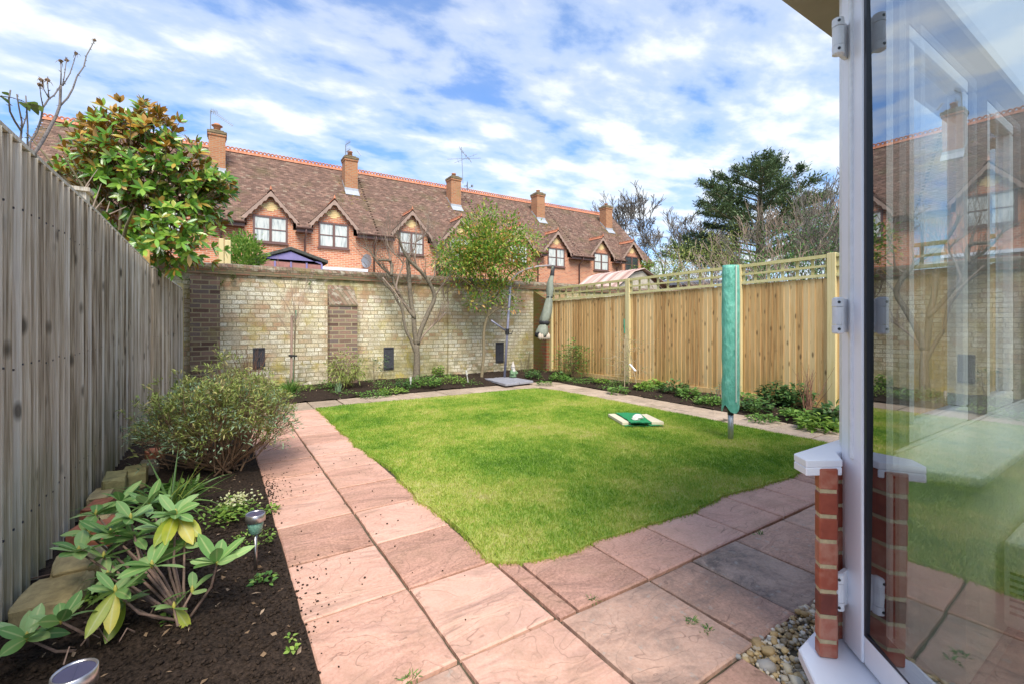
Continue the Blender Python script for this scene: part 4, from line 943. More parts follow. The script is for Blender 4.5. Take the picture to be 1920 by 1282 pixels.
# ---------------------------------------------------------------- green mat, planks, stone on the lawn
c=G(1193,786,.03)
M['mesh']=plain('bright_green_matting',(.012,.26,.085),.75,noise=.45,nscale=60,bump=.9)
M['plank']=wood('pale_new_planks',[(.25,(.50,.42,.27)),(.5,(.62,.53,.36)),(.8,(.70,.62,.45))],grain=(3,30,30),knots=False)
M['stone']=plain('white_stone',(.72,.68,.64),.8,noise=.15,nscale=20,bump=.4)
o=MB(); q4=[G(1140,778,.016),G(1172,800,.016),G(1246,800,.016),G(1200,776,.016)]
def patch(q4,nx,ny,amp,th=.004):
    o=MB(); n_=(nx+1)
    for s in (0,1):
        for j in range(ny+1):
            for i in range(nx+1):
                u,v=i/nx,j/ny; q=(q4[0].lerp(q4[3],u)).lerp(q4[1].lerp(q4[2],u),v); e=amp*mnoise.noise(q*25)+amp*1.5*mnoise.noise(q*9)
                jt=Vector((mnoise.noise(q*30+Vector((5,0,0))),mnoise.noise(q*30+Vector((0,5,0))),0))*.012
                o.v.append(tuple(q+jt+Vector((0,0,e+(th if s else 0)))))
    for j in range(ny):
        for i in range(nx):
            a=j*n_+i; b=a+n_*(ny+1); o.f.append((b,b+1,b+n_+1,b+n_)); o.m.append(0); o.f.append((a,a+n_,a+n_+1,a+1)); o.m.append(0)
    return o
o=patch(q4,14,10,.008,.012); tag(o.build('artificial_turf_mat',M['mesh'],smooth=True),'bright green mesh mat lying flat on the lawn beneath two planks','mat')
def plank(a,b,w,lab):
    d=(b-a); r=Vector((-d.y,d.x,0)).normalized()*w
    o=MB(); P=[a,b,b-r,a-r]; o.hexa([tuple(p_+Vector((0,0,.024))) for p_ in P]+[tuple(p_+Vector((0,0,.058))) for p_ in P])
    tag(o.build('plank',M['plank'],bevel=.003),lab,'plank','planks on the lawn')
plank(G(1168,793.5,.058),G(1142,775,.058),.085*-1,'pale wooden plank at the left edge of the green mat') if False else None
def quadplank(pp,lab,z=.058):
    P=[G(x,y,z) for x,y in pp]; o=MB(); o.hexa([tuple(p_-Vector((0,0,.034))) for p_ in P]+[tuple(p_) for p_ in P])
    tag(o.build('plank',M['plank'],bevel=.003),lab,'plank','planks on the lawn')
quadplank([(1140,775),(1167,791),(1183,790),(1153,774.5)],'pale wooden plank on the left side of the green mat')
quadplank([(1198,776),(1222,790),(1245,790),(1213,775)],'pale wooden plank on the right side of the green mat')
q4=[G(1154,774,.062),G(1184,793,.058),G(1222,793,.058),G(1199,775,.062)]
o=patch(q4,12,10,.006,.012); tag(o.build('folded_turf_strip',M['mesh'],smooth=True),'thick green matting strip laid over the gap between the planks','mat')
c=G(1195,782,.085); o=MB(); o.rock(tuple(c),(.13,.10,.06),.4,.3,2,.7); tag(o.build('stone',M['stone'],smooth=False),'white stone weighing down the green matting on the lawn','stone')
# ---------------------------------------------------------------- cantilever parasol
M['slate']=plain('grey_base_slab',(.30,.30,.34),.7,noise=.2,nscale=20); M['pole']=plain('grey_blue_pole',(.23,.23,.31),.4,noise=.25,nscale=20); M['fabric']=plain('grey_green_fabric_cover',(.25,.27,.215),.75,noise=.2,nscale=12,bump=.5)
M['fabricblack']=plain('dark_fabric_ties',(.035,.035,.04),.7,noise=.3,nscale=30); M['cream_f']=plain('cream_canopy_cloth',(.62,.52,.42),.8,noise=.2,nscale=20)
pb=Vector((4.86,7.93,.09)); cp=thing('cantilever_parasol','closed cantilever parasol with wrapped grey-green canopy hanging by the right wall pier','parasol',tuple(pb))
zb=.075; fr_=G(905,711,zb)
o=None
sq=[G(905,708,zb),G(948,719,zb),G(1001,713,zb),G(958,705.5,zb)]
mid=lambda a,b:(a+b)/2
cc=(sq[0]+sq[1]+sq[2]+sq[3])/4
for k in range(4):
    P=[sq[k],mid(sq[k],sq[(k+1)%4]),cc,mid(sq[k],sq[k-1])]; c_=sum(P,Vector())/4; P=[c_+(q-c_)*.97 for q in P]
    o=MB(); o.hexa([(q.x,q.y,q.z-.045) for q in P]+[tuple(q) for q in P]); o.build('base_slab',M['slate'],cp,bevel=.006)
t0=AY(946,708,7.93); t1=AY(957,533,7.93)
o=MB(); o.tube([t0,t0.lerp(t1,.5),t1],.026,12); o.tube([t1,t1+Vector((0,0,.02))],[.03,.03],12); o.build('pole',M['pole'],cp,smooth=True)
pv_=AY(951,622,7.93); s_=AY(921,601,7.85)
o=MB(); o.tube([pv_+Vector((0,0,-.06)),pv_+Vector((0,0,.06))],.045,12); o.tube([pv_+Vector((.0,-.05,-.03)),pv_+Vector((.07,-.07,-.05)),pv_+Vector((.08,-.07,.02))],.010,6); o.build('crank_housing',M['black'],cp)
o=MB(); o.tube([pv_,s_],.018,8); o.build('strut',M['pole'],cp,smooth=True)
arc=[AY(x,y,7.9) for x,y in ((957,537),(961,522),(972,512),(988,505),(1008,500),(1034,498))]
o=MB(); o.tube(arc,.020,8); o.build('curved_arm',plain('pinkish_grey_arm',(.40,.34,.33),.4),cp,smooth=True)
hp=[(1036,500,.03),(1036,514,.035),(1034,520,.05),(1032,530,.066),(1031,543,.078),(1031,553,.074),(1030,558,.060),(1029,563,.076),(1027,575,.096),(1025,587,.110),(1022,598,.116),(1021,604,.09)]
pts=[];rd=[]
for x,y,r in hp: pts.append(AY(x,y,7.95)); rd.append(r)
o=MB(); n=18; i0=0
for k,(p_,r) in enumerate(zip(pts,rd)):
    for j in range(n):
        a=2*math.pi*j/n; rr=r*(1+.16*mnoise.noise(Vector((math.cos(a)*1.6,math.sin(a)*1.6,p_.z*6)))+.07*math.sin(a*5+p_.z*7)); o.v.append((p_.x+math.cos(a)*rr,p_.y+math.sin(a)*rr,p_.z))
for k in range(len(pts)-1):
    for j in range(n): a_=k*n+j;b_=k*n+(j+1)%n; o.f.append((a_,b_,b_+n,a_+n)); o.m.append(0)
o.build('cover',M['fabric'],cp,smooth=True)
def blob_lathe(prof,y,mat,name,n=18,par=None):
    o=MB()
    for k,(px,py,r) in enumerate(prof):
        p_=AY(px,py,y)
        for j in range(n):
            a=2*math.pi*j/n; rr=r*(1+.22*mnoise.noise(Vector((math.cos(a)*2.2,math.sin(a)*2.2,p_.z*11)))+.08*math.sin(a*7)); o.v.append((p_.x+math.cos(a)*rr,p_.y+math.sin(a)*rr,p_.z))
    for k in range(len(prof)-1):
        for j in range(n): a_=k*n+j;b_=k*n+(j+1)%n; o.f.append((a_,b_,b_+n,a_+n)); o.m.append(0)
    return o.build(name,mat,par or cp,smooth=True)
blob_lathe([(1021,599,.06),(1020,604,.115),(1021,608,.10),(1021,611,.06)],7.95,M['fabricblack'],'tie')
blob_lathe([(1030,555,.05),(1030,558,.068),(1030,561,.05)],7.95,M['fabricblack'],'tie')
blob_lathe([(1020,606,.05),(1018,612,.10),(1016,622,.14),(1016,630,.135),(1017,636,.06)],7.95,M['fabric'],'gathered_hem')
blob_lathe([(1016,617,.10),(1015,625,.146),(1016,631,.145),(1019,636,.05)],7.96,M['fabricblack'],'hem_flap')
for k in range(5): blob_lathe([(1012+k*4,624,.01),(1012+k*4,628,.035),(1012+k*4,634,.04),(1013+k*4,637,.01)],7.86,M['cream_f'],'canopy_fold',8)
blob_lathe([(1037,498,.02),(1037,502,.04),(1036,510,.042),(1035,517,.05),(1034,521,.02)],7.95,M['fabricblack'],'hub')
# gnome ornament
gp=AY(962,707,7.80); gp.z=.085; gn=thing('garden_gnome','small pale garden gnome with a pointed hat on the grey parasol base','ornament',tuple(gp))
M['gwhite']=plain('weathered_white_resin',(.60,.58,.54),.6,noise=.35,nscale=60); M['ggreen']=plain('mossy_green_resin',(.18,.30,.16),.6,noise=.5,nscale=70); M['gred']=plain('faded_hat',(.55,.50,.45),.6,noise=.3,nscale=50)
o=MB(); o.lathe(gp,[(.07,0),(.075,.02),(.065,.06),(.07,.10),(.055,.14),(.03,.15)],14); o.tube([gp+Vector((-.05,-.02,.12)),gp+Vector((-.075,-.05,.08)),gp+Vector((-.03,-.075,.07))],.017,6); o.tube([gp+Vector((.05,-.02,.12)),gp+Vector((.075,-.05,.08)),gp+Vector((.03,-.075,.07))],.017,6); o.build('body',M['ggreen'],gn,smooth=True)
o=MB(); o.lathe(gp,[(.02,.14),(.042,.16),(.045,.19),(.035,.21)],12); o.rock(tuple(gp+Vector((0,-.04,.13))),(.075,.05,.08),0,.2,1,1); q=o.build('head',M['gwhite'],gn,smooth=True)
o=MB(); o.lathe(gp,[(.048,.20),(.046,.215),(.03,.25),(.015,.29),(.002,.33)],12); o.build('hat',M['gred'],q,smooth=True)
# ---------------------------------------------------------------- solar lights
M['sglass']=plain('crackle_green_glass',(.20,.42,.32),.2,noise=.5,nscale=140,bump=.6); M['solar']=plain('purple_solar_cell',(.06,.06,.11),.12)
M['silver']=plain('brushed_silver_ring',(.55,.52,.52),.3,metal=.9,noise=.15,nscale=60)
def solar_light(loc,h,lab,tilt=(0,0)):
    r=thing('solar_light',lab,'garden light',loc,'solar stake lights in the left bed'); x,y,z=loc
    T=lambda zz:(x+tilt[0]*zz,y+tilt[1]*zz,z+zz)
    o=MB(); o.tube([T(-.05),T(h-.10)],.008,8); o.build('stake',M['steel'],r,smooth=True)
    o=MB(); o.lathe(T(h-.10),[(.012,0),(.028,.01),(.034,.045),(.036,.062)],16); o.build('lamp_glass',M['sglass'],r,smooth=True)
    o=MB(); o.lathe(T(h-.038),[(.039,0),(.0425,.002),(.0425,.036),(.0395,.038),(.0375,.033)],24,cap=False); q=o.build('collar',M['silver'],r,smooth=True)
    o=MB(); o.lathe(T(h-.006),[(.038,-.002),(.038,0)],24); o.bb(x-.001,x+.001,y-.03,y+.03,z+h-.006,z+h-.0045); o.build('solar_cell',M['solar'],q)
    return r
b1=G(479,1064,.03); solar_light(tuple(b1),.262,'silver solar stake light with green crackle glass beside the rhododendron')
hd=AZ(140,1262,1.06); solar_light((hd.x,hd.y,0.02),hd.z-.02+.008,'silver solar light cut off by the bottom edge, in front of the rhododendron')
M['paint']=plain('pale_painted_stake',(.62,.60,.55),.6,noise=.3,nscale=40)
for (x0,y0,x1,y1),lab in (((770,732,770,706),'short pale marker stake left of the bare tree foot in the back bed'),((879,722,874,694),'leaning pale marker stake between the two trees in the back bed')):
    a=AY(x0,y0,7.75);b=AY(x1,y1,7.75); o=MB(); o.tube([a-Vector((0,0,.03)),b-(b-a)*.2],.010,6); o.tube([b-(b-a)*.3,b],.020,8); tag(o.build('marker_stake',M['paint']),lab,'stake','marker stakes in the back bed')
# ---------------------------------------------------------------- edging stones by the left fence
M['lime']=plain('yellow_limestone_block',(.46,.36,.18),.9,noise=.35,nscale=18,bump=.7); M['redb']=plain('loose_red_brick',(.42,.15,.08),.85,noise=.35,nscale=25,bump=.5); M['greyst']=plain('grey_rough_stone',(.30,.27,.20),.9,noise=.45,nscale=20,bump=.8)
M['mossy']=plain('mossy_limestone',(.30,.27,.12),.9,noise=.4,nscale=20,bump=.7)
st=[(60,1175,.30,.17,'greyst',.05,'big rough grey stone at the near end of the edging by the fence'),(100,1118,.24,.19,'lime',.13,'long yellow limestone block behind the nearest rhododendron leaves'),(150,1062,.24,.17,'lime',.15,'yellow limestone block, second from the near end of the edging'),
(165,1040,.16,.13,'greyst',.10,'grey stone tucked behind the second limestone block'),(188,1012,.12,.13,'redb',.11,'upright red brick among the rhododendron stems'),(176,992,.22,.15,'redb',.13,'red brick lying across the edging in the middle'),(188,972,.22,.12,'lime',.14,'pale limestone block just beyond the red bricks'),
(186,953,.22,.11,'redb',.13,'orange-red brick behind the rhododendron'),(190,934,.22,.11,'lime',.14,'thin pale block under the topmost mossy block'),(216,905,.24,.12,'mossy',.20,'mossy square block against the fence near the bush'),(252,890,.26,.14,'mossy',.17,'rounded mossy stone leaning by the fence under the bush'),(280,872,.20,.12,'greyst',.14,'small grey stone half hidden under the bush'),(290,850,.2,.12,'redb',.12,'red brick half hidden at the far end of the edging')]
for k,(px,py,l,w,mt,z,lab) in enumerate(st):
    c=G(px,py,z*.7); c.x=max(c.x,-.66+w/2)
    o=MB(); o.rock((c.x,c.y,z*.5),(w,l,z),R(random.uniform(-14,10)),.07,2,.22 if mt!='greyst' else .6)
    tag(o.build('edging_stone',M[mt],smooth=False),lab,'stone','stones edging the left bed')
# ================================================================ plants
def grow(mb,p,d,L_,r,depth,tips,kids=(2,3),spread=.55,up=.12,wob=.18,shrink=.72,n=4,minr=.002,seg=3,flat=None):
    pts=[p];rad=[r]; q=p.copy(); dd=d.normalized()
    for k in range(seg):
        dd=(dd+Vector((random.gauss(0,wob),random.gauss(0,wob),random.gauss(0,wob*.6)+up))).normalized()
        q=q+dd*(L_/seg); pts.append(q.copy()); rad.append(max(minr,r*(1-.4*(k+1)/seg)))
    mb.tube(pts,rad,n,cap=False)
    if depth<=0: tips.append((q,dd)); return
    nk=random.randint(*kids)
    for k in range(nk):
        a=random.uniform(0,6.283); u=dd.orthogonal().normalized(); w=dd.cross(u); sp=spread*random.uniform(.5,1.25)
        if k==0: sp*=.4
        nd=dd*math.cos(sp)+(u*math.cos(a)+w*math.sin(a))*math.sin(sp)
        st=q if k<2 else pts[-2]
        grow(mb,st,nd,L_*shrink*random.uniform(.75,1.2),max(minr,rad[-1]*.78),depth-1,tips,kids,spread,up,wob,shrink,max(3,n-1),minr,seg)
def limb(mb,pp,Y,r0,r1,dY=0,n=7):
    pts=[AY(x,y,Y+dY*k/max(1,len(pp)-1)) for k,(x,y) in enumerate(pp)]
    # smooth
    sm=[]
    for k in range(len(pts)-1):
        p0=pts[max(0,k-1)];p1=pts[k];p2=pts[k+1];p3=pts[min(len(pts)-1,k+2)]
        for t_ in (0,.33,.66):
            sm.append(.5*((2*p1)+(p2-p0)*t_+(2*p0-5*p1+4*p2-p3)*t_**2+(3*p1-p0-3*p2+p3)*t_**3))
    sm.append(pts[-1]); m_=len(sm)
    mb.tube(sm,[r0+(r1-r0)*k/(m_-1)*(1) for k in range(m_)],n); return sm
z6=lambda L_:[(640+x/4.274,440+y/4.274) for x,y in L_]
# ---- bare multi-stemmed tree
TY=8.42
tr_=thing('bare_tree','bare many-limbed cut-back tree with grey bark standing against the brick wall','tree',tuple(AY(783,712,TY)))
o=MB(); limb(o,z6([(598,1165),(603,1100),(606,1000),(602,880)]),TY,.078,.052); 
o.build('trunk',M['bark'],tr_,smooth=True)
LB=[([(604,900),(585,760),(578,640),(560,560),(548,430),(540,300),(530,200)],.042,.03,.1,5),
([(608,880),(640,760),(700,620),(748,500),(700,380),(640,300),(560,225),(505,150),(470,60),(468,20)],.045,.014,-.3,7),
([(590,670),(530,590),(470,490),(430,410),(400,330),(330,270),(280,215),(240,150),(175,100)],.032,.008,.25,6),
([(400,330),(405,270),(392,215),(340,205),(295,208)],.030,.018,.1,2),([(392,215),(388,180),(380,150)],.018,.012,0,2),
([(600,960),(560,850),(520,770),(500,680),(485,600),(440,520),(400,450),(350,400),(330,345)],.030,.008,.2,5),
([(608,900),(650,820),(720,740),(790,680),(830,630)],.018,.007,-.2,4),
([(748,500),(800,420),(860,350),(905,290),(890,210),(855,130)],.014,.005,-.2,4),
([(540,215),(545,170),(590,110),(600,60),(650,30),(690,-30)],.016,.007,.15,4),
([(470,490),(440,430),(455,350),(480,280),(490,220),(400,130),(355,60)],.018,.006,-.1,4),
([(650,310),(615,280),(590,190),(600,130)],.014,.009,0,2),([(330,345),(420,450),(470,520)],.012,.01,-.1,2),
([(700,380),(745,330),(750,250),(770,200),(760,120),(790,60)],.014,.006,.1,4),([(830,640),(860,560),(820,490),(870,455)],.007,.003,0,4)]
tips=[]
for pp,r0,r1,dY,nt in LB:
    o=MB(); sm=limb(o,z6(pp),TY,r0*1.15,r1*1.3,dY,7)
    m_=len(sm)
    for k in range(nt*4):
        i=int(m_*random.uniform(.45,1))-1; p=sm[max(1,i)]; d=(sm[min(i+1,m_-1)]-sm[max(0,i-1)]).normalized()
        d=(d+Vector((random.gauss(0,.6),random.gauss(0,.5),abs(random.gauss(.5,.4))))).normalized()
        grow(o,p,d,random.uniform(.14,.38),random.uniform(.004,.008),random.choice((1,2,2)),tips,(1,3),.5,.14,.12,.75,4,.0016)
    o.build('limb',M['bark'] if r0>.02 else M['twig'],tr_,smooth=True)
# ---- evergreen standard tree with reddish young leaves
M['photinia']=leafmat('green_and_reddish_leaves',[(.2,(.10,.22,.03)),(.42,(.18,.36,.05)),(.54,(.32,.46,.07)),(.64,(.54,.48,.10)),(.73,(.60,.30,.10)),(.85,(.58,.16,.09))],.35,.3,nsc=3)
EYY=8.1
et=thing('evergreen_tree','small round-headed evergreen tree with green and reddish leaves by the parasol pole','tree',tuple(AY(908,716,EYY)))
o=MB(); limb(o,z6([(1122,1175),(1130,1080),(1142,950),(1140,830),(1150,730),(1172,660)]),EYY,.036,.026); limb(o,z6([(1172,665),(1178,600),(1170,585)]),EYY,.024,.022); o.build('trunk',M['bark2'],et,smooth=True)
o=MB()
for pp in ([(1175,590),(1120,520),(1085,440),(1050,330),(1000,220)],[(1178,600),(1230,520),(1275,420),(1270,300),(1290,200)],[(1165,670),(1230,610),(1330,560),(1400,470),(1430,380)],[(1170,590),(1175,480),(1150,380),(1170,250),(1180,150)],[(1275,420),(1340,330),(1420,250),(1480,160)],[(1085,440),(1000,380),(900,300),(820,240)],[(1175,480),(1230,380),(1220,250),(1250,80)],[(1172,665),(1210,560),(1200,470),(1130,330),(1060,160)]):
    limb(o,z6(pp),EYY,.018,.007,random.uniform(-.5,.5),5)
o.build('branches',M['bark2'],et,smooth=True)
P_=[];D_=[]; cen=AY(915,492,EYY)
def crown_pts(cen,rx,ry,rz,nc,npc,cr,low=0,shell=.55,gap=.0):
    P=[];D=[]
    for c in range(nc):
        v=Vector((random.gauss(0,1),random.gauss(0,1),random.gauss(0,1))).normalized()*(shell+(1-shell)*random.random()**.7)
        if mnoise.noise(v*2.3+cen*.7)<-.25+gap: continue
        c_=cen+Vector((v.x*rx,v.y*ry,v.z*rz))
        for k in range(npc):
            w=Vector((random.gauss(0,1),random.gauss(0,1),random.gauss(0,1)))*cr
            P.append(c_+w); D.append((v*.8+w/cr*.6+Vector((0,0,low))))
    return P,D
for (cx_,cy_,rx,rz_,nc) in ((912,470,.80,.62,330),(960,455,.55,.60,70),(868,500,.45,.42,50),(930,545,.45,.35,40),(985,500,.30,.42,30),(838,480,.3,.3,18),(905,410,.34,.25,30),(895,565,.26,.14,14),(960,572,.22,.13,10),(1000,450,.25,.3,14)):
    a,b=crown_pts(AY(cx_,cy_,EYY),rx,.7 if rx>.5 else .4,rz_,int(nc*1.6),13,.065,.35,.2)
    P_+=a;D_+=b
n=len(P_); leaves('foliage',P_,D_,rs.uniform(.05,.09,n),rs.uniform(.026,.042,n),M['photinia'],et,3,.15,.25)
# ---- magnolia leaning over the left fence
m=leafmat('glossy_magnolia_leaves',[(0,(.06,.16,.02)),(.4,(.13,.29,.03)),(.72,(.22,.40,.05)),(.88,(.38,.48,.08)),(1,(.50,.28,.06))],.22,.18,back=(.36,.17,.035),spec=.6); M['magnolia']=m
M['magtop']=leafmat('rusty_magnolia_leaves',[(0,(.26,.15,.03)),(.4,(.46,.24,.04)),(.7,(.58,.32,.05)),(1,(.26,.32,.05))],.3,.25,back=(.42,.20,.03),spec=.5)
MX=-1.05
mg=thing('magnolia','large glossy-leaved magnolia with rusty leaf undersides rising above the left fence','tree',(-1.25,7.5,0))
o=MB(); o.tube([(-1.25,7.5,0),(-1.22,7.5,.8),(-1.1,7.55,1.6),(-1.0,7.6,2.4)],[.09,.08,.065,.05],8); o.build('trunk',M['bark2'],mg,smooth=True)
cm=AZ(262,345,6.0); P_=[];D_=[];S_=[];T_=[];TD=[];PU=[];TU=[]; tw=MB(); rootp=Vector((-1.05,7.58,2.0))
def in_mag(px,py):
    # outline of the crown in the measured elevation
    return True
blobs=[(250,300,.62,.55),(190,330,.50,.45),(300,370,.80,.62),(370,370,.42,.42),(230,420,.62,.5),(330,450,.55,.42),(150,330,.40,.30),(255,230,.42,.28),(290,255,.45,.35),(180,270,.42,.3),(395,350,.35,.25),(350,300,.35,.25),(200,240,.28,.2),(320,470,.34,.22),(110,335,.20,.14),(420,345,.16,.14)]
for bx,by,rx,rz_ in blobs:
    c=AZ(bx,by,6.0+random.uniform(-.2,.2)); nc=int(95*rx*rz_/.3)
    for k in range(int(nc*1.3)):
        v=Vector((random.gauss(0,1),random.gauss(0,1),random.gauss(0,1))).normalized()*random.uniform(.35,1)
        q=c+Vector((v.x*rx,v.y*rx,v.z*rz_))
        ax=(v*1.0+Vector((0,0,.55))+ (q-cm)*.5).normalized()
        if random.random()<.25: tw.tube([q-ax*.25+(rootp-q)*.15,q],[.007,.004],4,cap=False)
        u=ax.orthogonal().normalized();w=ax.cross(u); a0=random.uniform(0,6.28)
        # height of this whorl in the crown decides whether young upright leaves show
        top=(q.z-2.2)/2.0+random.gauss(0,.12)+(.35*v.z)
        for j in range(random.randint(5,8)):
            a=a0+j*2.4; sp=random.uniform(.6,1.25) if top<1.05 else random.uniform(.25,.8)
            d=ax*math.cos(sp)+(u*math.cos(a)+w*math.sin(a))*math.sin(sp)
            uu=ax*1.2+Vector((.25,-.5,.35))+Vector((random.gauss(0,.25),random.gauss(0,.25),0))
            if top>.72 and random.random()<.6: T_.append(q);TD.append(d);TU.append(uu)
            else: P_.append(q);D_.append(d);PU.append(uu)
n=len(P_); leaves('foliage',P_,D_,rs.uniform(.09,.155,n),rs.uniform(.036,.056,n),M['magnolia'],mg,4,.12,.22,prof=1.05,blunt=.75,up=PU)
n=len(T_); q=leaves('young_foliage',T_,TD,rs.uniform(.10,.16,n),rs.uniform(.045,.065,n),M['magtop'],mg,4,.05,.25,prof=1.15,blunt=.75,up=TU)
for k in range(14):
    v=Vector((random.gauss(0,.5),random.gauss(0,.4),random.uniform(.2,1.5))); tw.tube([rootp,rootp+v*.5+Vector((0,0,.1)),rootp+v],[.03,.018,.008],5,cap=False)
tw.build('branches',M['bark2'],mg,smooth=True)
# dead twigs in front of it
o=MB()
for pp in ([(160,352),(166,342),(183,318)],[(172,395),(180,372),(190,345)],[(176,396),(196,372)],[(205,402),(237,388)],[(200,398),(206,378)],[(150,372),(168,345)]):
    limb(o,pp,6.2,.008,.003,0,4)
tag(o.build('dead_twigs',M['twig']),'few bare pale twigs poking above the left fence in front of the magnolia','twigs')
# ---- roses above the left fence
def px(L_): return [(x/5.342,60+y/5.342) for x,y in L_]
RXX=-.86
def rose(paths,hips,lvs,lab):
    a=AX(*px([paths[0][0][0]])[0],RXX); r=thing('climbing_rose',lab,'rose',(a.x,a.y,0)); o=MB()
    for pp,r0,r1 in paths:
        P=[AX(x,y,RXX) for x,y in px(pp)]
        if pp[0][1]>1000: P=[Vector((P[0].x,P[0].y,.0)),]+P
        m_=len(P); r0*=.6;r1*=.6; o.tube(P,[r0+(r1-r0)*k/(m_-1) for k in range(m_)],6)
        for k in range(m_-1):
            for q in range(3):
                c=P[k].lerp(P[k+1],random.random()); d=Vector((random.gauss(0,.2),random.gauss(0,1),random.gauss(.1,.3))).normalized()
                if c.z>1.5: o.tube([c,c+d*(.012+r0)],[.0035,.0005],4)
    o.build('stems',M['rose_stem'],r,smooth=True)
    for x,y in hips:
        c=AX(*px([(x,y)])[0],RXX); o=MB(); o.rock(tuple(c),(.022,.022,.02),0,.4,1,1)
        for k in range(5): 
            d=Vector((random.gauss(0,.5),random.gauss(0,1),random.gauss(-.2,.8))).normalized(); o.tube([c,c+d*.02,c+d*.03+Vector((0,0,-.012))],[.0025,.002,.0006],3)
        o.build('spent_bloom',M['stem_brown'],r)
    if lvs:
        P=[AX(*px([(x,y)])[0],RXX) for x,y,_,_ in lvs]; D=[AX(*px([(x+a_,y+b_)])[0],RXX)-AX(*px([(x,y)])[0],RXX) for x,y,a_,b_ in lvs]
        leaves('leaf',P,D,[max(.03,d.length) for d in D],[max(.010,d.length*.28) for d in D],M['fern'],r,4,.1,.2)
rose([([(345,1220),(430,1090),(500,960),(560,850),(600,740),(605,620),(608,540)],.016,.012),([(605,740),(680,660),(730,570),(770,450),(840,350),(865,240),(910,160),(945,90)],.010,.005),([(608,540),(612,420),(610,300)],.008,.004),([(625,540),(645,440),(665,290)],.006,.004),([(630,540),(700,420),(740,300),(762,220)],.006,.0035),([(300,1110),(370,1000),(410,880),(430,760),(490,670),(540,640),(600,550)],.010,.006),([(430,750),(410,650),(398,530)],.005,.0035),([(485,660),(440,580),(420,490)],.005,.003),([(492,660),(480,560),(478,490)],.005,.003)],
 [(610,295),(668,285),(762,218),(398,530),(415,485),(478,485),(948,85)],[],'tall thorny rose with spent blooms reaching above the left fence')
rose([([(205,1080),(215,1000),(150,900),(100,800),(88,680),(105,585)],.010,.005),([(215,1000),(218,900),(190,760),(168,625)],.008,.005),([(275,1130),(278,950),(268,780),(258,640)],.009,.005),([(225,960),(260,860),(270,800)],.006,.004),([(0,645),(120,660),(240,700)],.004,.003)],[],
 [(0,640,85,60),(85,640,-65,-55),(205,700,95,75),(275,705,105,30),(300,720,125,50),(300,730,85,85),(205,1060,70,-10)],'leafy shorter rose stems at the far left above the fence')
# ---- big twiggy bush
M['daphne']=leafmat('narrow_grey_green_leaves',[(0,(.15,.13,.05)),(.3,(.20,.26,.06)),(.7,(.34,.42,.10)),(1,(.52,.42,.18))],.5,.3)
M['daphne2']=leafmat('narrow_bluish_leaves',[(0,(.15,.25,.13)),(1,(.34,.46,.28))],.5,.3)
bs=thing('bushy_shrub','wide twiggy shrub with small narrow leaves on top and bare brown stems below','shrub',(.02,4.3,.03))
P_=[];D_=[]; tips=[]; o=MB()
for k in range(74):
    a=random.uniform(0,6.283); f=random.random()**.6; 
    tgt=Vector((.02+.52*f*math.cos(a),4.35+.62*f*math.sin(a),.22+.42*math.sqrt(max(0,1-f*f*.8))+random.gauss(0,.05)))
    b0=Vector((.05+random.gauss(0,.05),4.25+random.gauss(0,.06),.03)); md=b0.lerp(tgt,.5)+Vector((math.cos(a)*.10*f,math.sin(a)*.10*f,-.05+random.gauss(0,.03)))+Vector((random.gauss(0,.04),random.gauss(0,.04),0))
    q1=b0.lerp(md,.5)+Vector((random.gauss(0,.02),random.gauss(0,.02),0)); o.tube([b0,q1,md,md.lerp(tgt,.6),tgt],[.008,.007,.0055,.004,.003],5,cap=False)
    for j in range(5):
        s_=md.lerp(tgt,random.uniform(-.3,1)); grow(o,s_,(tgt-md)+Vector((random.gauss(0,.14),random.gauss(0,.14),.06)),random.uniform(.08,.16),.0028,1,tips,(2,3),.6,.1,.22,.8,3,.0011)
for p_,d_ in tips:
    if p_.z<.33 and random.random()<.6: continue
    for j in range(15): P_.append(p_+Vector((random.gauss(0,.014),random.gauss(0,.014),random.gauss(-.005,.018)))); D_.append(d_+Vector((random.gauss(0,.7),random.gauss(0,.7),random.gauss(.0,.5))))
for k in range(520):
    a=random.uniform(0,6.283); el=random.uniform(-.15,1)**1.0; rr=math.sqrt(max(0,1-max(0,el)**2))*random.uniform(.82,1.05)
    c_=Vector((.02+.56*rr*math.cos(a),4.33+.66*rr*math.sin(a),.31+.37*el+random.gauss(0,.03)))
    if c_.x<-.62: continue
    if el<.15 and random.random()<.55: continue
    dd_=Vector((math.cos(a)*rr,math.sin(a)*rr,max(.1,el)+.3)).normalized(); o.tube([c_-dd_*.13+Vector((random.gauss(0,.02),random.gauss(0,.02),0)),c_-dd_*.05,c_+dd_*.02],[.0024,.0018,.0012],3,cap=False)
    for j in range(9): P_.append(c_+Vector((random.gauss(0,.022),random.gauss(0,.022),random.gauss(0,.022)))); D_.append(dd_+Vector((random.gauss(0,.6),random.gauss(0,.6),random.gauss(0,.5))))
o.build('stems',M['stem_brown'],bs,smooth=True)
n=len(P_); h=int(n*.85); leaves('foliage',P_[:h],D_[:h],rs.uniform(.028,.055,h),rs.uniform(.007,.013,h),M['daphne'],bs,2,.2,.3); leaves('bluish_foliage',P_[h:],D_[h:],rs.uniform(.024,.05,n-h),rs.uniform(.007,.012,n-h),M['daphne2'],bs,2,.2,.3)
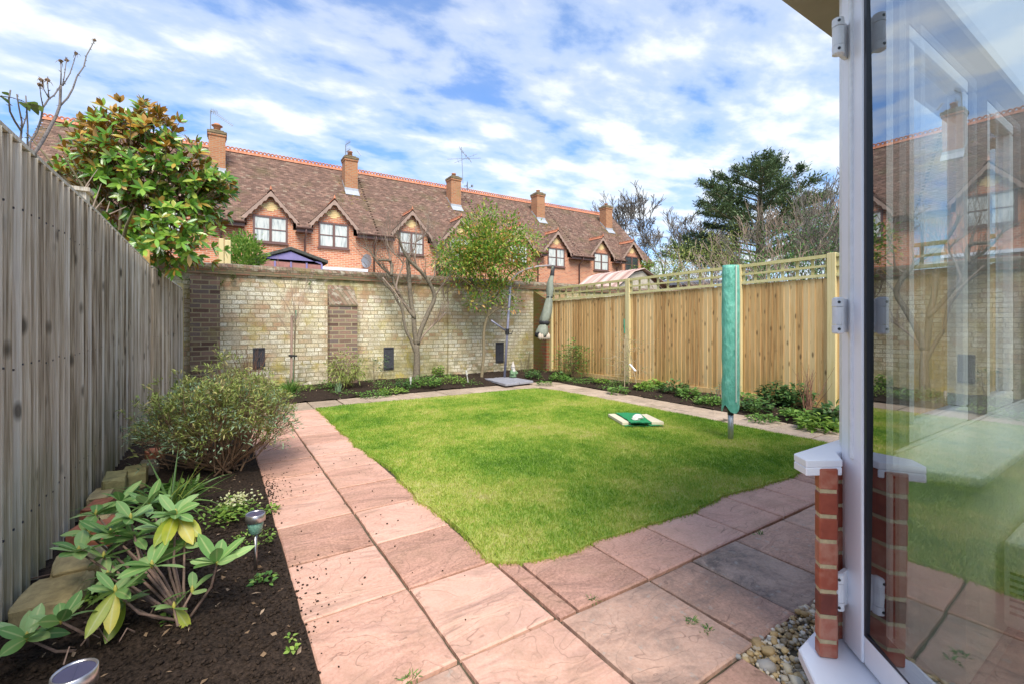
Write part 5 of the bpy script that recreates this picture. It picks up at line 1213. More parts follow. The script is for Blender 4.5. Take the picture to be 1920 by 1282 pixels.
# ---- rhododendron
M['rhodo']=leafmat('matt_bluegreen_rhododendron_leaves',[(0,(.11,.25,.05)),(.5,(.22,.40,.12)),(1,(.38,.55,.22))],.40,.22,spec=.45,rib=.55)
M['rhodoy']=leafmat('yellowing_rhododendron_leaves',[(.2,(.22,.34,.03)),(.5,(.42,.46,.04)),(.8,(.60,.50,.05))],.4,.3,nsc=40,rib=.5)
M['bud']=plain('yellow_green_bud',(.50,.44,.10),.5,noise=.2,nscale=60)
z2=lambda x,y:(x/2.775,820+y/2.775)
def whorl(x,y,z,n,ln,wd,par,o_st,o_bd,P,D,Ls,Ws,base,up=.15,yellow=None,PY_=None):
    c=G(*z2(x,y),z); a0=random.uniform(0,6.28)
    for j in range(n):
        a=a0+6.283*j/n+random.gauss(0,.15); e=up+random.gauss(0,.22)
        e+=(.55 if j%3==0 else 0); P.append(c.copy());D.append(Vector((math.cos(a),math.sin(a),e)));Ls.append(ln*random.uniform(.8,1.15));Ws.append(wd*random.uniform(.85,1.1))
    if o_bd is not None: ob=MB(); ob.lathe((c.x,c.y,c.z),[(.002,-.01),(.005,0),(.0065,.010),(.0035,.02),(.001,.025)],8); o_bd.append(ob)
    if base is not None:
        b=Vector(base); m_=b.lerp(c,.55)+Vector((random.gauss(0,.02),random.gauss(0,.02),-.02)); o_st.tube([b,m_,c],[.006,.005,.0035],6)
    return c
def rhodo(lab,base,ws,loc):
    r=thing('rhododendron',lab,'shrub',tuple(loc)); st=MB();P=[];D=[];Ls=[];Ws=[];bd=[];YP=[];YD=[];YL=[];YW=[]
    for (x,y,z,n,ln,wd,up,yl) in ws:
        c=whorl(x,y,z,n,ln,wd,r,st,bd,P,D,Ls,Ws,base,up)
        for j in range(yl):
            a=math.atan2(-c.y,-c.x)+random.uniform(-.9,.9); YP.append(c);YD.append(Vector((math.cos(a)*.75,math.sin(a)*.75,-.5+random.gauss(0,.15))));YL.append(ln*random.uniform(1,1.2));YW.append(wd*1.2)
    st.build('stems',M['rhodo_stem'],r,smooth=True); [q.build('bud',M['bud'],r,smooth=True) for q in bd]
    leaves('foliage',P,D,Ls,Ws,M['rhodo'],r,7,rs.uniform(-.15,.35,len(P)),.16,prof=1.2,blunt=.65)
    if YP: leaves('yellow_leaves',YP,YD,YL,YW,M['rhodoy'],r,7,0.2,.16,prof=1.2,blunt=.65,up=[(0,-1,.6)]*len(YP))
bz=G(350,1165,.05)
rhodo('rhododendron with blue-green whorled leaves and yellow buds in the near left bed',tuple(bz),[(790,668,.30,10,.12,.044,.1,0),(1128,650,.27,10,.115,.044,.15,0),(915,400,.42,11,.12,.04,.25,5),(575,500,.33,10,.11,.042,.15,0),(625,330,.38,9,.10,.040,.15,0),(775,345,.38,9,.10,.040,.2,0),(410,592,.30,10,.11,.042,.1,0),(905,885,.12,5,.085,.034,.25,1),(600,800,.24,8,.11,.037,.1,2),(700,520,.30,10,.11,.042,.1,0),(500,400,.36,8,.10,.040,.2,0),(840,470,.36,10,.115,.044,.15,0),(540,620,.27,7,.10,.036,.2,0),(650,860,.16,7,.10,.042,.2,1),(560,720,.22,6,.09,.034,.2,0),(960,560,.30,7,.10,.042,.2,0),(460,500,.31,6,.09,.034,.2,0),(1000,800,.16,4,.09,.036,.3,0),(680,420,.38,8,.10,.040,.3,0)],bz)
bz=G(165,1218,.04)
rhodo('low rhododendron shoots with light green leaves at the bottom-left corner by the stones',tuple(bz),[(140,1045,.17,10,.11,.042,.15,0),(315,955,.22,8,.095,.038,.35,0)],bz)
o=leaves('fallen_leaf',[G(305,1240,.05),G(320,1250,.045)],[(.4,.5,.12),(.5,.1,.05)],[.13,.06],[.045,.02],M['rhodoy'],None,6,.3,.2,prof=.7); tag(o,'single large yellow-green fallen leaf lying on the dark soil','leaf')
# ---- strappy plant and primrose clump behind the rhododendron
M['strap']=leafmat('green_strap_leaves',[(0,(.08,.18,.04)),(.6,(.18,.32,.07)),(.85,(.32,.42,.09)),(1,(.55,.42,.10))],.4,.3)
def strappy(name,lab,cat,c,n,ln,wd,mat,droop=.55,spr=.8,group=None):
    P=[];D=[]
    for k in range(n):
        a=random.uniform(0,6.283);e=random.uniform(.35,2.4); P.append(Vector(c)+Vector((random.gauss(0,.03),random.gauss(0,.03),0)));D.append(Vector((math.cos(a)*spr,math.sin(a)*spr,e)))
    o=leaves(name,P,D,rs.uniform(.55,1.0,n)*ln,rs.uniform(.7,1.1,n)*wd,mat,None,6,rs.uniform(.1,droop,n),.3,prof=.45); return tag(o,lab,cat,group)
c=G(318,958,.05); strappy('strap_leaved_plant','clump of long arching strap leaves between the rhododendron and the twiggy shrub','plant',c,70,.52,.017,M['strap'],.8,1.0)
M['primula']=leafmat('pale_yellow_petals',[(0,(.42,.48,.14)),(.5,(.66,.66,.34)),(1,(.74,.74,.50))],.6,.3)
M['lime_leaf']=leafmat('fresh_lime_leaves',[(0,(.12,.24,.04)),(.5,(.22,.38,.06)),(1,(.36,.48,.10))],.45,.3)
c=G(428,968,.06); r=thing('primrose_clump','pale yellow flowering clump beside the solar light','flowers',tuple(c))
P=[c+Vector((random.gauss(0,.07),random.gauss(0,.07),random.uniform(.0,.06))) for k in range(260)]; leaves('foliage',P,[(random.gauss(0,1),random.gauss(0,1),.5) for _ in P],.035,.018,M['lime_leaf'],r,2,.3,.2)
c2=c+Vector((.05,.03,.0)); P=[c2+Vector((random.gauss(0,.045),random.gauss(0,.04),random.uniform(.05,.11))) for k in range(200)]; leaves('petals',P,[(random.gauss(0,1),random.gauss(0,1),.6) for _ in P],.017,.014,M['primula'],r,2,.1,.1)
def lowplant(px_,py_,n,r_,h,ln,wd,mat,name,lab,cat='plant',z=None,group=None,rng=1):
    if name=='low_plant': n=int(n*2.0); h*=1.7; ln*=1.25; wd*=1.4; r_*=1.15
    c=G(px_,py_,.0); c.z=soil_z(c.x,c.y); P=[];D=[]
    for k in range(n):
        a=random.uniform(0,6.283);f=random.random()**.5; P.append(c+Vector((math.cos(a)*f*r_,math.sin(a)*f*r_,h*random.uniform(.1,1)*(1-f*.5)))); D.append((math.cos(a)+random.gauss(0,.5),math.sin(a)+random.gauss(0,.5),random.uniform(-.1,.9)))
    o=leaves(name,P,D,rs.uniform(.7,1.2,n)*ln,rs.uniform(.7,1.2,n)*wd,mat,None,3,.25,.2); return tag(o,lab,cat,group)
M['midgreen']=leafmat('mid_green_leaves',[(0,(.06,.15,.03)),(.6,(.13,.27,.05)),(1,(.24,.38,.08))],.42,.25)
M['deepgreen']=leafmat('deep_green_leaves',[(0,(.035,.09,.03)),(.6,(.08,.17,.05)),(1,(.15,.26,.07))],.4,.2)
lowplant(494,1098,45,.045,.05,.028,.016,M['midgreen'],'seedling','light green seedling clump at the paving edge right of the solar light foot')
lowplant(318,1185,26,.04,.03,.025,.014,M['midgreen'],'seedling','tiny grey-green seedling at the rhododendron foot')
lowplant(551,1232,10,.016,.04,.024,.014,M['lime_leaf'],'seedling','smallest lime green seedling near the bottom edge of the bed'); lowplant(545,1208,7,.012,.03,.02,.012,M['lime_leaf'],'seedling','pair of lime leaves just above the smallest seedling')
lowplant(505,958,30,.04,.05,.04,.018,M['lime_leaf'],'seedling','yellow-green leafy tuft behind the solar light head')
lowplant(180,1130,240,.13,.06,.04,.016,M['lime_leaf'],'ground_cover_plant','pale green ground cover under the rhododendron stems'); lowplant(225,1105,160,.12,.07,.05,.016,M['midgreen'],'ground_cover_plant','mid green leafy cover between the stones and the rhododendron')
lowplant(470,1020,160,.12,.02,.02,.010,M['lime_leaf'],'ground_cover_plant','sparse creeping green under the solar light')
lowplant(340,935,60,.09,.08,.10,.034,M['midgreen'],'leafy_plant','broad-leaved green plant in front of the twiggy shrub')
lowplant(250,960,70,.12,.10,.08,.03,M['deepgreen'],'leafy_plant','dark leafy growth among the edging stones')
# twigs on soil
o=MB()
for (x0,y0,x1,y1) in ((130,740,420,745),(420,1080,520,1040),(780,920,840,880),(440,960,560,1060),(700,1010,620,1060),(330,1180,390,1090),(520,720,700,715)):
    a=G(*z2(x0,y0),.09);b=G(*z2(x1,y1),.10); o.tube([a,a.lerp(b,.5)+Vector((0,0,.03)),b],[.003,.0025,.0015],4)
tag(o.build('fallen_twigs',M['rhodo_stem']),'thin dry twigs lying over the near left bed','twigs',kind='stuff')
# ---- plants along the back wall
def twiggy(name,lab,cat,base,n,h,spread,r0,mat,lean=0,sub=1,straight=.05):
    r=thing(name,lab,cat,tuple(base)); o=MB(); tips=[]
    for k in range(n):
        a=random.uniform(0,6.283);s_=random.random()*spread; d=Vector((math.cos(a)*s_+lean,math.sin(a)*s_,1)).normalized()
        b=Vector(base)+Vector((random.gauss(0,.04)*(1+spread),random.gauss(0,.03),0)); grow(o,b,d,h*random.uniform(.6,1.05),r0,sub,tips,(1,2),.35,.03,straight,.5,4,.0020,4)
    o.build('stems',mat,r,smooth=True); return r,tips
def at_bed(x,y,Y): p=AY(x,y,Y); p.z=soil_z(p.x,p.y)-.02; return p
M['redstem']=plain('red_brown_canes',(.26,.13,.08),.7,noise=.3,nscale=30)
b=at_bed(468,705,8.55); r,tp=twiggy('bare_cane_shrub','bare upright red-brown canes in front of the leftmost wall plate','shrub',b,34,.50,.42,.006,M['redstem'],0,1,.06)
lf_=[(b+Vector((-.16+random.gauss(0,.02),0,random.uniform(.2,.62))),(random.gauss(0,1),random.gauss(0,1),.4)) for _ in range(60)]; leaves('foliage',[q[0] for q in lf_],[q[1] for q in lf_],.035,.014,M['midgreen'],r,2,.2,.2)
c=at_bed(545,735,8.0); strappy('iris_clump','dark green grassy clump at the foot of the staked sapling','plant',c,110,.40,.016,M['midgreen'],.5,.55)
lowplant(520,742,260,.28,.10,.07,.012,M['lime_leaf'],'ground_cover_plant','bright green ground cover beside the path in front of the grassy clump')
for x_,y_,lab in ((395,735,'long green leaves behind the twiggy shrub on its left'),(340,730,'grassy green leaves between fence and brown wall pier')):
    strappy('iris_clump',lab,'plant',at_bed(x_,y_,8.1),70,.46,.018,M['midgreen'],.5,.6)
# sapling with stake
SYY=8.25; sb=at_bed(552,728,SYY); r=thing('sapling','slender bare sapling tied to a wooden stake in front of the back wall','tree',tuple(sb))
o=MB(); sm=limb(o,[(551,725),(552,680),(553,640),(555,600)],SYY,.010,.008,0,6); o.build('trunk',M['bark2'],r,smooth=True)
tips=[];o=MB()
for k,(x,y) in enumerate([(553,640),(554,615),(555,600),(555,600),(554,622),(555,602),(553,645)]):
    for q in range(2): grow(o,AY(x,y,SYY),Vector((random.uniform(-.75,.75),random.gauss(0,.3),1)),random.uniform(.28,.45),.005,3,tips,(1,2),.3,.04,.05,.72,3,.0022,3)
o.build('branches',M['twig'],r,smooth=True)
st_=thing('tree_stake','pale wooden stake with a black tie beside the sapling','stake',tuple(at_bed(546,728,SYY)))
o=MB(); a=AY(546,730,SYY);b=AY(547,592,SYY); o.tube([a,b],.020,10); o.build('post',M['barge'],st_); o=MB(); o.beam(AY(541,666,SYY-.03),AY(557,667,SYY-.03),.02,.03); o.build('tie',M['black'],st_)
o=MB(); o.tube([AY(549,730,SYY+.05),AY(555,582,SYY+.05)],.008,8); tag(o.build('green_cane',M['green_cane']),'thin green cane standing right of the sapling stake','cane')
# rounded shrub before the dark pier
M['gold']=leafmat('golden_green_small_leaves',[(0,(.16,.22,.05)),(.5,(.33,.40,.09)),(1,(.52,.52,.18))],.5,.35)
b=at_bed(650,738,8.1); r=thing('rounded_shrub','rounded golden-green shrub in front of the narrow dark pier','shrub',tuple(b)); o=MB(); tips=[]
for k in range(16): grow(o,b,Vector((random.gauss(0,.5),random.gauss(0,.5),1)),.22,.006,2,tips,(2,3),.6,.05,.2,.75,4,.0015)
o.build('stems',M['stem_brown'],r,smooth=True); a_,d_=crown_pts(b+Vector((0,0,.37)),.33,.30,.24,130,9,.045,0,.5,-.3); n=len(a_); leaves('foliage',a_,d_,rs.uniform(.04,.07,n),rs.uniform(.014,.024,n),M['gold'],r,2,.3,.2)
c=at_bed(636,738,7.85); strappy('daffodil_leaves','upright blue-green daffodil leaves left of the golden-green shrub','plant',c,26,.26,.014,M['daphne2'],.12,.16)
b=at_bed(709,725,8.45); r,tp=twiggy('small_rose_bush','small leafy rose bush left of the middle wall plate','shrub',b,7,.30,.35,.006,M['bark2'],.1,1)
P=[q[0]+Vector((random.gauss(0,.04),random.gauss(0,.04),random.gauss(0,.04))) for q in tp for _ in range(16)]; leaves('foliage',P,[(random.gauss(0,1),random.gauss(0,1),.2) for _ in P],.045,.022,M['deepgreen'],r,2,.3,.2)
b=at_bed(985,705,8.5); r,tp=twiggy('small_rose_bush','thin rose bush with few leaves left of the red buttress','shrub',b,8,.32,.4,.006,M['bark2'],.0,1)
P=[q[0]+Vector((random.gauss(0,.04),random.gauss(0,.04),random.gauss(0,.04))) for q in tp for _ in range(7)]; leaves('foliage',P,[(random.gauss(0,1),random.gauss(0,1),.2) for _ in P],.045,.02,M['midgreen'],r,2,.3,.2)
for (x,y,n,r_,h,ln,wd,mt,lab) in ((795,728,240,.26,.13,.05,.016,'midgreen','green plant mound at the foot of the bare tree'),(845,722,200,.26,.08,.035,.014,'lime_leaf','lime green low mound between the two marker stakes'),(700,742,160,.24,.06,.04,.014,'midgreen','creeping green plant beside the back path left of the first marker stake'),(755,732,90,.12,.09,.04,.014,'deepgreen','dark leafy tuft just left of the pale marker stake'),(822,712,80,.10,.16,.05,.02,'lime_leaf','upright leafy tuft against the shallow pier foot'),(1000,712,110,.14,.10,.05,.02,'deepgreen','dark plant right of the parasol base'),(1048,714,120,.16,.12,.05,.02,'midgreen','low leafy plant at the corner of the right fence')):
    lowplant(x,y,n,r_,h,ln,wd,M[mt],'low_plant',lab)
# ---- right bed
def fence_shrub(x,y,Xp,lab,n,hh_,spread,mat,nl,ll,lw,sm_=M['stem_brown'],name='leafy_shrub'):
    b=AX(x,y,Xp); b.z=soil_z(b.x,b.y); r,tp=twiggy(name,lab,'shrub',b,n,hh_,spread,.005,sm_,0,1)
    P=[b+Vector((random.gauss(0,spread*.28),random.gauss(0,spread*.32),random.uniform(.05,1)**.8*hh_*1.35)) for _ in range(int(nl*1.8))]
    ll*=1.5; lw*=1.5
    P=[q for q in P]+[q[0] for q in tp for _ in range(6)]; leaves('foliage',P,[(random.gauss(0,1),random.gauss(0,1),.5) for _ in P],rs.uniform(.6,1.2,len(P))*ll,rs.uniform(.7,1.2,len(P))*lw,mat,r,2,.3,.2); return r
fence_shrub(1078,715,6.3,'upright green leafy shrub against the right fence near its far end',14,.52,.5,M['midgreen'],420,.05,.018)
fence_shrub(1052,710,6.3,'thin leafy shoots between the red buttress and the fence',6,.35,.35,M['midgreen'],90,.045,.016)
b=AX(1180,728,6.15); b.z=soil_z(b.x,b.y); r=thing('climber_on_canes','tangled leafless climber on canes with a white label by the right fence','climber',tuple(b))
o=MB(); top=AX(1171,618,6.25)
for a_ in ((-.12,0),(.1,.1),(.05,-.14)): o.tube([b+Vector((a_[0],a_[1],0)),top+Vector((random.gauss(0,.01),random.gauss(0,.01),-.1+random.gauss(0,.04)))],.007,6)
o.build('cane',M['bamboo'],r); o=MB(); o.tube([AX(1171,625,6.25),AX(1170,598,6.25)],.011,8); o.build('cane_tip',M['green_cane'],r)
o=MB();tips=[]
for k in range(46):
    q=b.lerp(top,random.uniform(.1,.85))+Vector((random.gauss(0,.03),random.gauss(0,.05),0)); grow(o,q,Vector((random.gauss(0,.6),random.gauss(0,.8),random.gauss(.2,.6))),random.uniform(.14,.32),.004,2,tips,(1,2),.7,-.03,.35,.7,3,.0022)
o.build('stems',M['bamboo'],r,smooth=True); P=[q[0] for q in tips for _ in range(2)]; leaves('foliage',P,[(random.gauss(0,1),random.gauss(0,1),0) for _ in P],.035,.014,M['midgreen'],r,2,.3,.2)
o=MB(); a=AX(1181,682,6.05);bb_=AX(1192,695,6.05); o.beam(a,bb_,.012,.035,(1,0,0)); o.build('plant_label',M['upvc'],r)
for (x,y,n,r_,h,ln,wd,mt,lab) in ((1265,742,150,.18,.14,.07,.022,'deepgreen','dark leafy plant in the right bed left of the airer'),(1292,750,90,.14,.10,.07,.02,'midgreen','grassy leaves just left of the airer in the right bed'),(1225,730,80,.14,.08,.06,.03,'lime_leaf','light green leaves right of the climber in the right bed'),(1205,735,40,.10,.06,.06,.03,'lime_leaf','few lime leaves at the climber foot'),
    (1395,768,150,.18,.13,.05,.02,'midgreen','mixed green plant just right of the airer'),(1452,765,210,.17,.20,.07,.024,'deepgreen','dark hellebore-like clump left of the bare stems'),(1490,770,230,.18,.22,.07,.024,'deepgreen','second dark leafy clump under the bare stems'),(1505,790,100,.18,.08,.06,.03,'midgreen','flat green leaves at the front of the right bed below the bare stems'),(1565,800,90,.12,.16,.10,.03,'deepgreen','green leaves showing beside the white door frame'),(1430,790,70,.14,.05,.05,.02,'midgreen','small low green patch at the right path edge'),(1130,722,70,.15,.05,.045,.02,'lime_leaf','few light leaves on the soil between shrub and climber')):
    lowplant(x,y,n,r_,h,ln,wd,M[mt],'low_plant',lab)
b=AX(1515,795,6.35); b.z=soil_z(b.x,b.y); twiggy('bare_stem_shrub','bare brown stems spreading before the right fence beside the door frame','shrub',b,20,.42,.75,.006,M['redstem'],0,1,.08)
b=AX(1350,742,6.35); b.z=.05; fence_shrub(1350,745,6.35,'greyish lavender-like tuft left of the turquoise cover',10,.16,.7,M['daphne2'],60,.03,.006,M['twig'])
# ================================================================ beyond the walls
# purple shed
SHY=12.4; r=thing('garden_shed','small purple gabled shed with a dark felt roof behind the back wall','shed',(2.2,SHY,0))
M['purple']=plain('purple_painted_boards',(.26,.22,.44),.7,noise=.15,nscale=6,bump=.3); M['redboards']=plain('red_stained_boards',(.42,.19,.16),.75,noise=.3,nscale=6,bump=.3); M['felt']=plain('dark_green_black_felt',(.09,.09,.075),.95,noise=.5,nscale=20,bump=.8)
gl_=AY(484,487,SHY);gt=AY(545,470,SHY);gr=AY(603,492,SHY); zm=AY(545,488,SHY).z
o=MB(); zE=min(gl_.z,gr.z)-.03
o.bb(gl_.x,gr.x,SHY,SHY+1.8,0,zm-.001); o.build('boarding',M['redboards'],r)
o=MB(); o.hexa([(gl_.x,SHY-.012,zm),(gr.x,SHY-.012,zm),(gr.x,SHY+1.8,zm),(gl_.x,SHY+1.8,zm),(gl_.x,SHY-.012,zE+.04),(gr.x,SHY-.012,zE),(gr.x,SHY+1.8,zE),(gl_.x,SHY+1.8,zE+.04)]) 
o.poly([(gl_.x,SHY-.012,zE+.04),(gr.x,SHY-.012,zE),(gt.x,SHY-.012,gt.z-.03)]); 
for k in range(5):
    x=gl_.x+(gr.x-gl_.x)*k/4; o.bb(x-.02,x+.02,SHY-.03,SHY-.013,zE-.6,zE+.02)
o.build('gable',M['purple'],r)
o=MB()
for (e_,s) in ((gl_,-1),(gr,1)):
    ex=e_.x+s*.15; ez=e_.z-.02; th=.085
    P=[(gt.x,SHY-.06,gt.z),(ex,SHY-.06,ez-.02),(ex,SHY+1.9,ez-.02),(gt.x,SHY+1.9,gt.z)]
    if s<0: P=P[::-1]
    o.hexa([tuple(q) for q in P][::-1]+[(q[0],q[1],q[2]+th) for q in P][::-1]) if False else o.hexa([tuple(q) for q in P]+[(q[0],q[1],q[2]+th) for q in P])
o.build('roof',M['felt'],r,bevel=.01)
r=thing('gate_posts','pair of weathered timber posts standing behind the back wall left of the laurel','posts',(.25,10.2,0))
for x0,x1 in ((410,420),(421,433)):
    a=AY(x0,447 if x0<415 else 450,10.2);b=AY(x1,500,10.2); o=MB(); o.bb(a.x,b.x,10.2,10.32,0,a.z); o.build('post',M['newpost'],r,bevel=.01)
def bush(lab,c,rx,rz_,nc,npc,mat,ln,wd,cr=.07,name='shrub',cat='shrub',ry=None,shell=.5,gap=-.1,stems=True,low=0.1,group=None):
    r=thing(name,lab,cat,(c[0],c[1],0),group); c=Vector(c); o=MB(); tips=[]
    for k in range(6): o.tube([(c.x+random.gauss(0,.05),c.y,0),(c.x+random.gauss(0,rx*.2),c.y+random.gauss(0,.1),c.z*.6),(c.x+random.gauss(0,rx*.5),c.y+random.gauss(0,.2),c.z+rz_*.3)],[.03,.02,.008],5,cap=False)
    o.build('stems',M['bark2'],r,smooth=True); a_,d_=crown_pts(c,rx,ry or rx,rz_,nc,npc,cr,low,shell,gap); n=len(a_)
    leaves('foliage',a_,d_,rs.uniform(.7,1.2,n)*ln,rs.uniform(.7,1.2,n)*wd,mat,r,2,.3,.22); return r
c=AY(458,485,11.3); bush('bright green laurel between the timber posts and the purple shed',c,.36,.48,200,12,M['lime_leaf'],.12,.045,.07,'laurel','shrub',low=1.2)
c=AY(850,490,10.6); bush('dark green shrub behind the back wall left of the evergreen tree crown',c,.60,.42,170,12,M['midgreen'],.09,.035,.08)
c=AY(985,522,9.3); bush('ivy tuft spilling over the wall coping left of the parasol cover',c,.30,.16,40,9,M['midgreen'],.06,.035,.05,'ivy','climber')
c=AY(1035,540,9.35); bush('small ivy tuft at the wall corner behind the parasol cover',c,.16,.12,22,9,M['deepgreen'],.05,.03,.04,'ivy','climber')
c=AY(1215,503,19.0); bush('green climber hanging at the right end of the brick terrace',c,.9,.35,60,9,M['lime_leaf'],.13,.06,.12,'wall_climber','climber')
# outbuildings right of the fence
m,t,p=newmat('corrugated_pinkish_sheet'); g=N(t,'ShaderNodeNewGeometry'); s3=N(t,'ShaderNodeSeparateXYZ'); L(t,g.outputs['Position'],s3.inputs[0]); cb3=N(t,'ShaderNodeCombineXYZ'); L(t,s3.outputs[1],cb3.inputs[1]); n5=N(t,'ShaderNodeTexNoise',i={'Scale':4,'Detail':3}); L(t,cb3.outputs[0],n5.inputs['Vector'])
L(t,ramp(t,n5.outputs[0],[(.35,(.26,.14,.11)),(.5,(.48,.32,.26)),(.65,(.62,.50,.44))]),p.inputs['Base Color']); p.inputs['Roughness'].default_value=.5; M['corr']=m
M['palewall']=plain('pale_shed_boards',(.52,.46,.36),.8,noise=.3,nscale=7); M['slateroof']=plain('dark_grey_roof_sheet',(.13,.14,.16),.6,noise=.2,nscale=4); M['brownshed']=plain('brown_shed_boards',(.22,.13,.08),.8,noise=.3,nscale=8)
r=thing('corrugated_shed','pale shed with a pinkish corrugated roof beyond the right fence','shed',(10.6,11.5,0))
XR=11.2; a=AX(1209,502,XR); b=AX(1122,516,XR); zr_=(a.z+b.z)/2; xe=9.9; ze=2.18
o=MB(); ny=90
for s in range(ny):
    y0=a.y+(b.y-a.y)*s/ny; y1=a.y+(b.y-a.y)*(s+1)/ny; h0=.025*math.sin(s*1.2);h1=.025*math.sin((s+1)*1.2)
    pr=[(XR,zr_),(XR-.45,zr_-.12),(xe,ze)]
    for (xa,za),(xb2,zb2) in zip(pr[:-1],pr[1:]): o.quad((xa,y0,za+h0),(xa,y1,za+h1),(xb2,y1,zb2+h1),(xb2,y0,zb2+h0))
    o.quad((XR,y1,zr_+h1),(XR,y0,zr_+h0),(XR+1.2,y0,zr_-.5+h0),(XR+1.2,y1,zr_-.5+h1))
o.build('corrugated_roof',M['corr'],r,smooth=True)
o=MB(); o.hexa([(xe+.1,a.y+.12,0),(XR+1.1,a.y+.12,0),(XR+1.1,b.y-.1,0),(xe+.1,b.y-.1,0),(xe+.1,a.y+.12,ze-.05),(XR+1.1,a.y+.12,ze-.05),(XR+1.1,b.y-.1,ze-.05),(xe+.1,b.y-.1,ze-.05)]); o.poly([(xe+.1,a.y+.12,ze-.048),(XR+1.1,a.y+.12,ze-.048),(XR+.02,a.y+.12,zr_-.06),(XR-.45,a.y+.12,zr_-.17)]); o.build('boarding',M['palewall'],r)
r=thing('dark_roofed_shed','brown boarded shed with a flat dark grey roof right of the corrugated shed','shed',(13.0,9.2,0))
a=AZ(1228,523,15.5);b=AZ(1300,516,14); 
o=MB(); o.hexa([(a.x,a.y,0),(b.x+.6,b.y-.3,0),(b.x+1.6,b.y+2,0),(a.x+1.2,a.y+2.2,0),(a.x,a.y,a.z-.28),(b.x+.6,b.y-.3,b.z-.25),(b.x+1.6,b.y+2,b.z-.1),(a.x+1.2,a.y+2.2,a.z-.1)]); o.build('boarding',M['brownshed'],r)
o=MB(); P=[(a.x-.2,a.y-.1,a.z-.27),(b.x+.8,b.y-.5,b.z-.24),(b.x+1.8,b.y+2.1,b.z+.05),(a.x+1.2,a.y+2.4,a.z+.02)]; o.hexa(P+[(q[0],q[1],q[2]+.07) for q in P]); o.build('roof_sheet',M['slateroof'],r)
# ---- background trees
def bare_tree(lab,base,trunkh,r0,depth,L0,spread,mat,n0=5,minr=.012,up=.06,name='bare_tree',group=None,leaf=None,kids=(2,3),lean=0,wob=.14,shrink=.76):
    r=thing(name,lab,'tree',tuple(base),group); b=Vector(base); o=MB(); top=b+Vector((lean,0,trunkh)); o.tube([b,b.lerp(top,.5)+Vector((.1,0,0)),top],[r0,r0*.85,r0*.7],8,cap=False); o.build('trunk',mat,r,smooth=True)
    tips=[]; o=MB()
    for k in range(n0):
        a=6.283*k/n0+random.gauss(0,.3); d=Vector((math.cos(a)*spread,math.sin(a)*spread,1)).normalized(); grow(o,b.lerp(top,random.uniform(.75,1)),d,L0*random.uniform(.8,1.2),r0*.5,depth,tips,kids,.5,up,wob,shrink,5,minr)
    o.build('crown',mat,r,smooth=True)
    if leaf:
        mt,nl,ll,lw,sg=leaf; P=[];D=[]
        for q,d in tips:
            for _ in range(nl): P.append(q+Vector((random.gauss(0,sg),random.gauss(0,sg),random.gauss(0,sg)))); D.append((random.gauss(0,1),random.gauss(0,1),random.gauss(0,.6)))
        leaves('foliage',P,D,rs.uniform(.7,1.2,len(P))*ll,lw,mt,r,2,.3,.2)
    return r
random.seed(21); b=AZ(1224,600,42); b.z=0; bare_tree('tall leafless tree with a rounded crown behind the right end of the terrace',b,4.2,.36,7,2.75,.95,M['twigdark'],8,.020,.035)
random.seed(5)
b=AZ(1350,600,34); b.z=0; bare_tree('small leafless tree low down between the terrace and the cedar',b,2.2,.12,5,1.2,.9,M['twig'],5,.014,.05,leaf=(M['lime_leaf'],1,.10,.05,.2))
# cedar
M['needle']=leafmat('dark_blue_green_needles',[(0,(.07,.11,.05)),(.6,(.13,.19,.085)),(1,(.22,.29,.13))],.6,.12)
cb_=AZ(1425,600,30); cb_.z=0; r=thing('cedar','dark blue-green cedar with layered spreading branches beyond the right fence','tree',tuple(cb_))
o=MB(); o.tube([cb_,cb_+Vector((.1,0,4)),cb_+Vector((0,0,8)),cb_+Vector((.1,0,11.4))],[.4,.33,.2,.05],9); o.build('trunk',M['bark'],r,smooth=True)
o=MB();P_=[];D_=[]
Rv=Vector((CY,-SY,0)); Fv=Vector((SY,CY,0))
for k in range(52):
    f=k/51; z=4.2+7.2*f; a=k*2.4+random.gauss(0,.3); ln=(5.2*(1-f)**.55+.8)*random.uniform(.75,1.1)
    if f>.8: ln*=.8
    d=Vector((math.cos(a),math.sin(a),.12+.35*f)).normalized(); p=cb_+Vector((0,0,z)); q=p+d*ln*.5+Vector((0,0,.05*ln)); e=p+d*ln+Vector((0,0,.05*ln+.1))
    o.tube([p,q,e],[.09*(1-f*.5),.05,.015],5,cap=False); side=Vector((-d.y,d.x,0))
    for j in range(int(ln*6)):
        t_=random.uniform(.22,1); c_=p.lerp(q,t_*2) if t_<.5 else q.lerp(e,t_*2-1); s=random.choice((-1,1)); sl=ln*.30*(1.2-t_)*random.uniform(.5,1.2)+.25
        e2=c_+(side*s*.9+d*.7)*sl+Vector((0,0,.12*sl)); o.tube([c_,e2],[.02,.006],3,cap=False)
        for m_ in range(int(sl*40)+10):
            w=c_.lerp(e2,random.random())+Vector((random.gauss(0,.08),random.gauss(0,.08),random.gauss(.04,.12))); P_.append(w); D_.append((e2-c_).normalized()*.7+Vector((random.gauss(0,.5),random.gauss(0,.5),random.gauss(.3,.35))))
o.build('branches',M['bark'],r,smooth=True); n=len(P_); leaves('foliage',P_,D_,rs.uniform(.15,.34,n),rs.uniform(.05,.09,n),M['needle'],r,2,.1,.2)
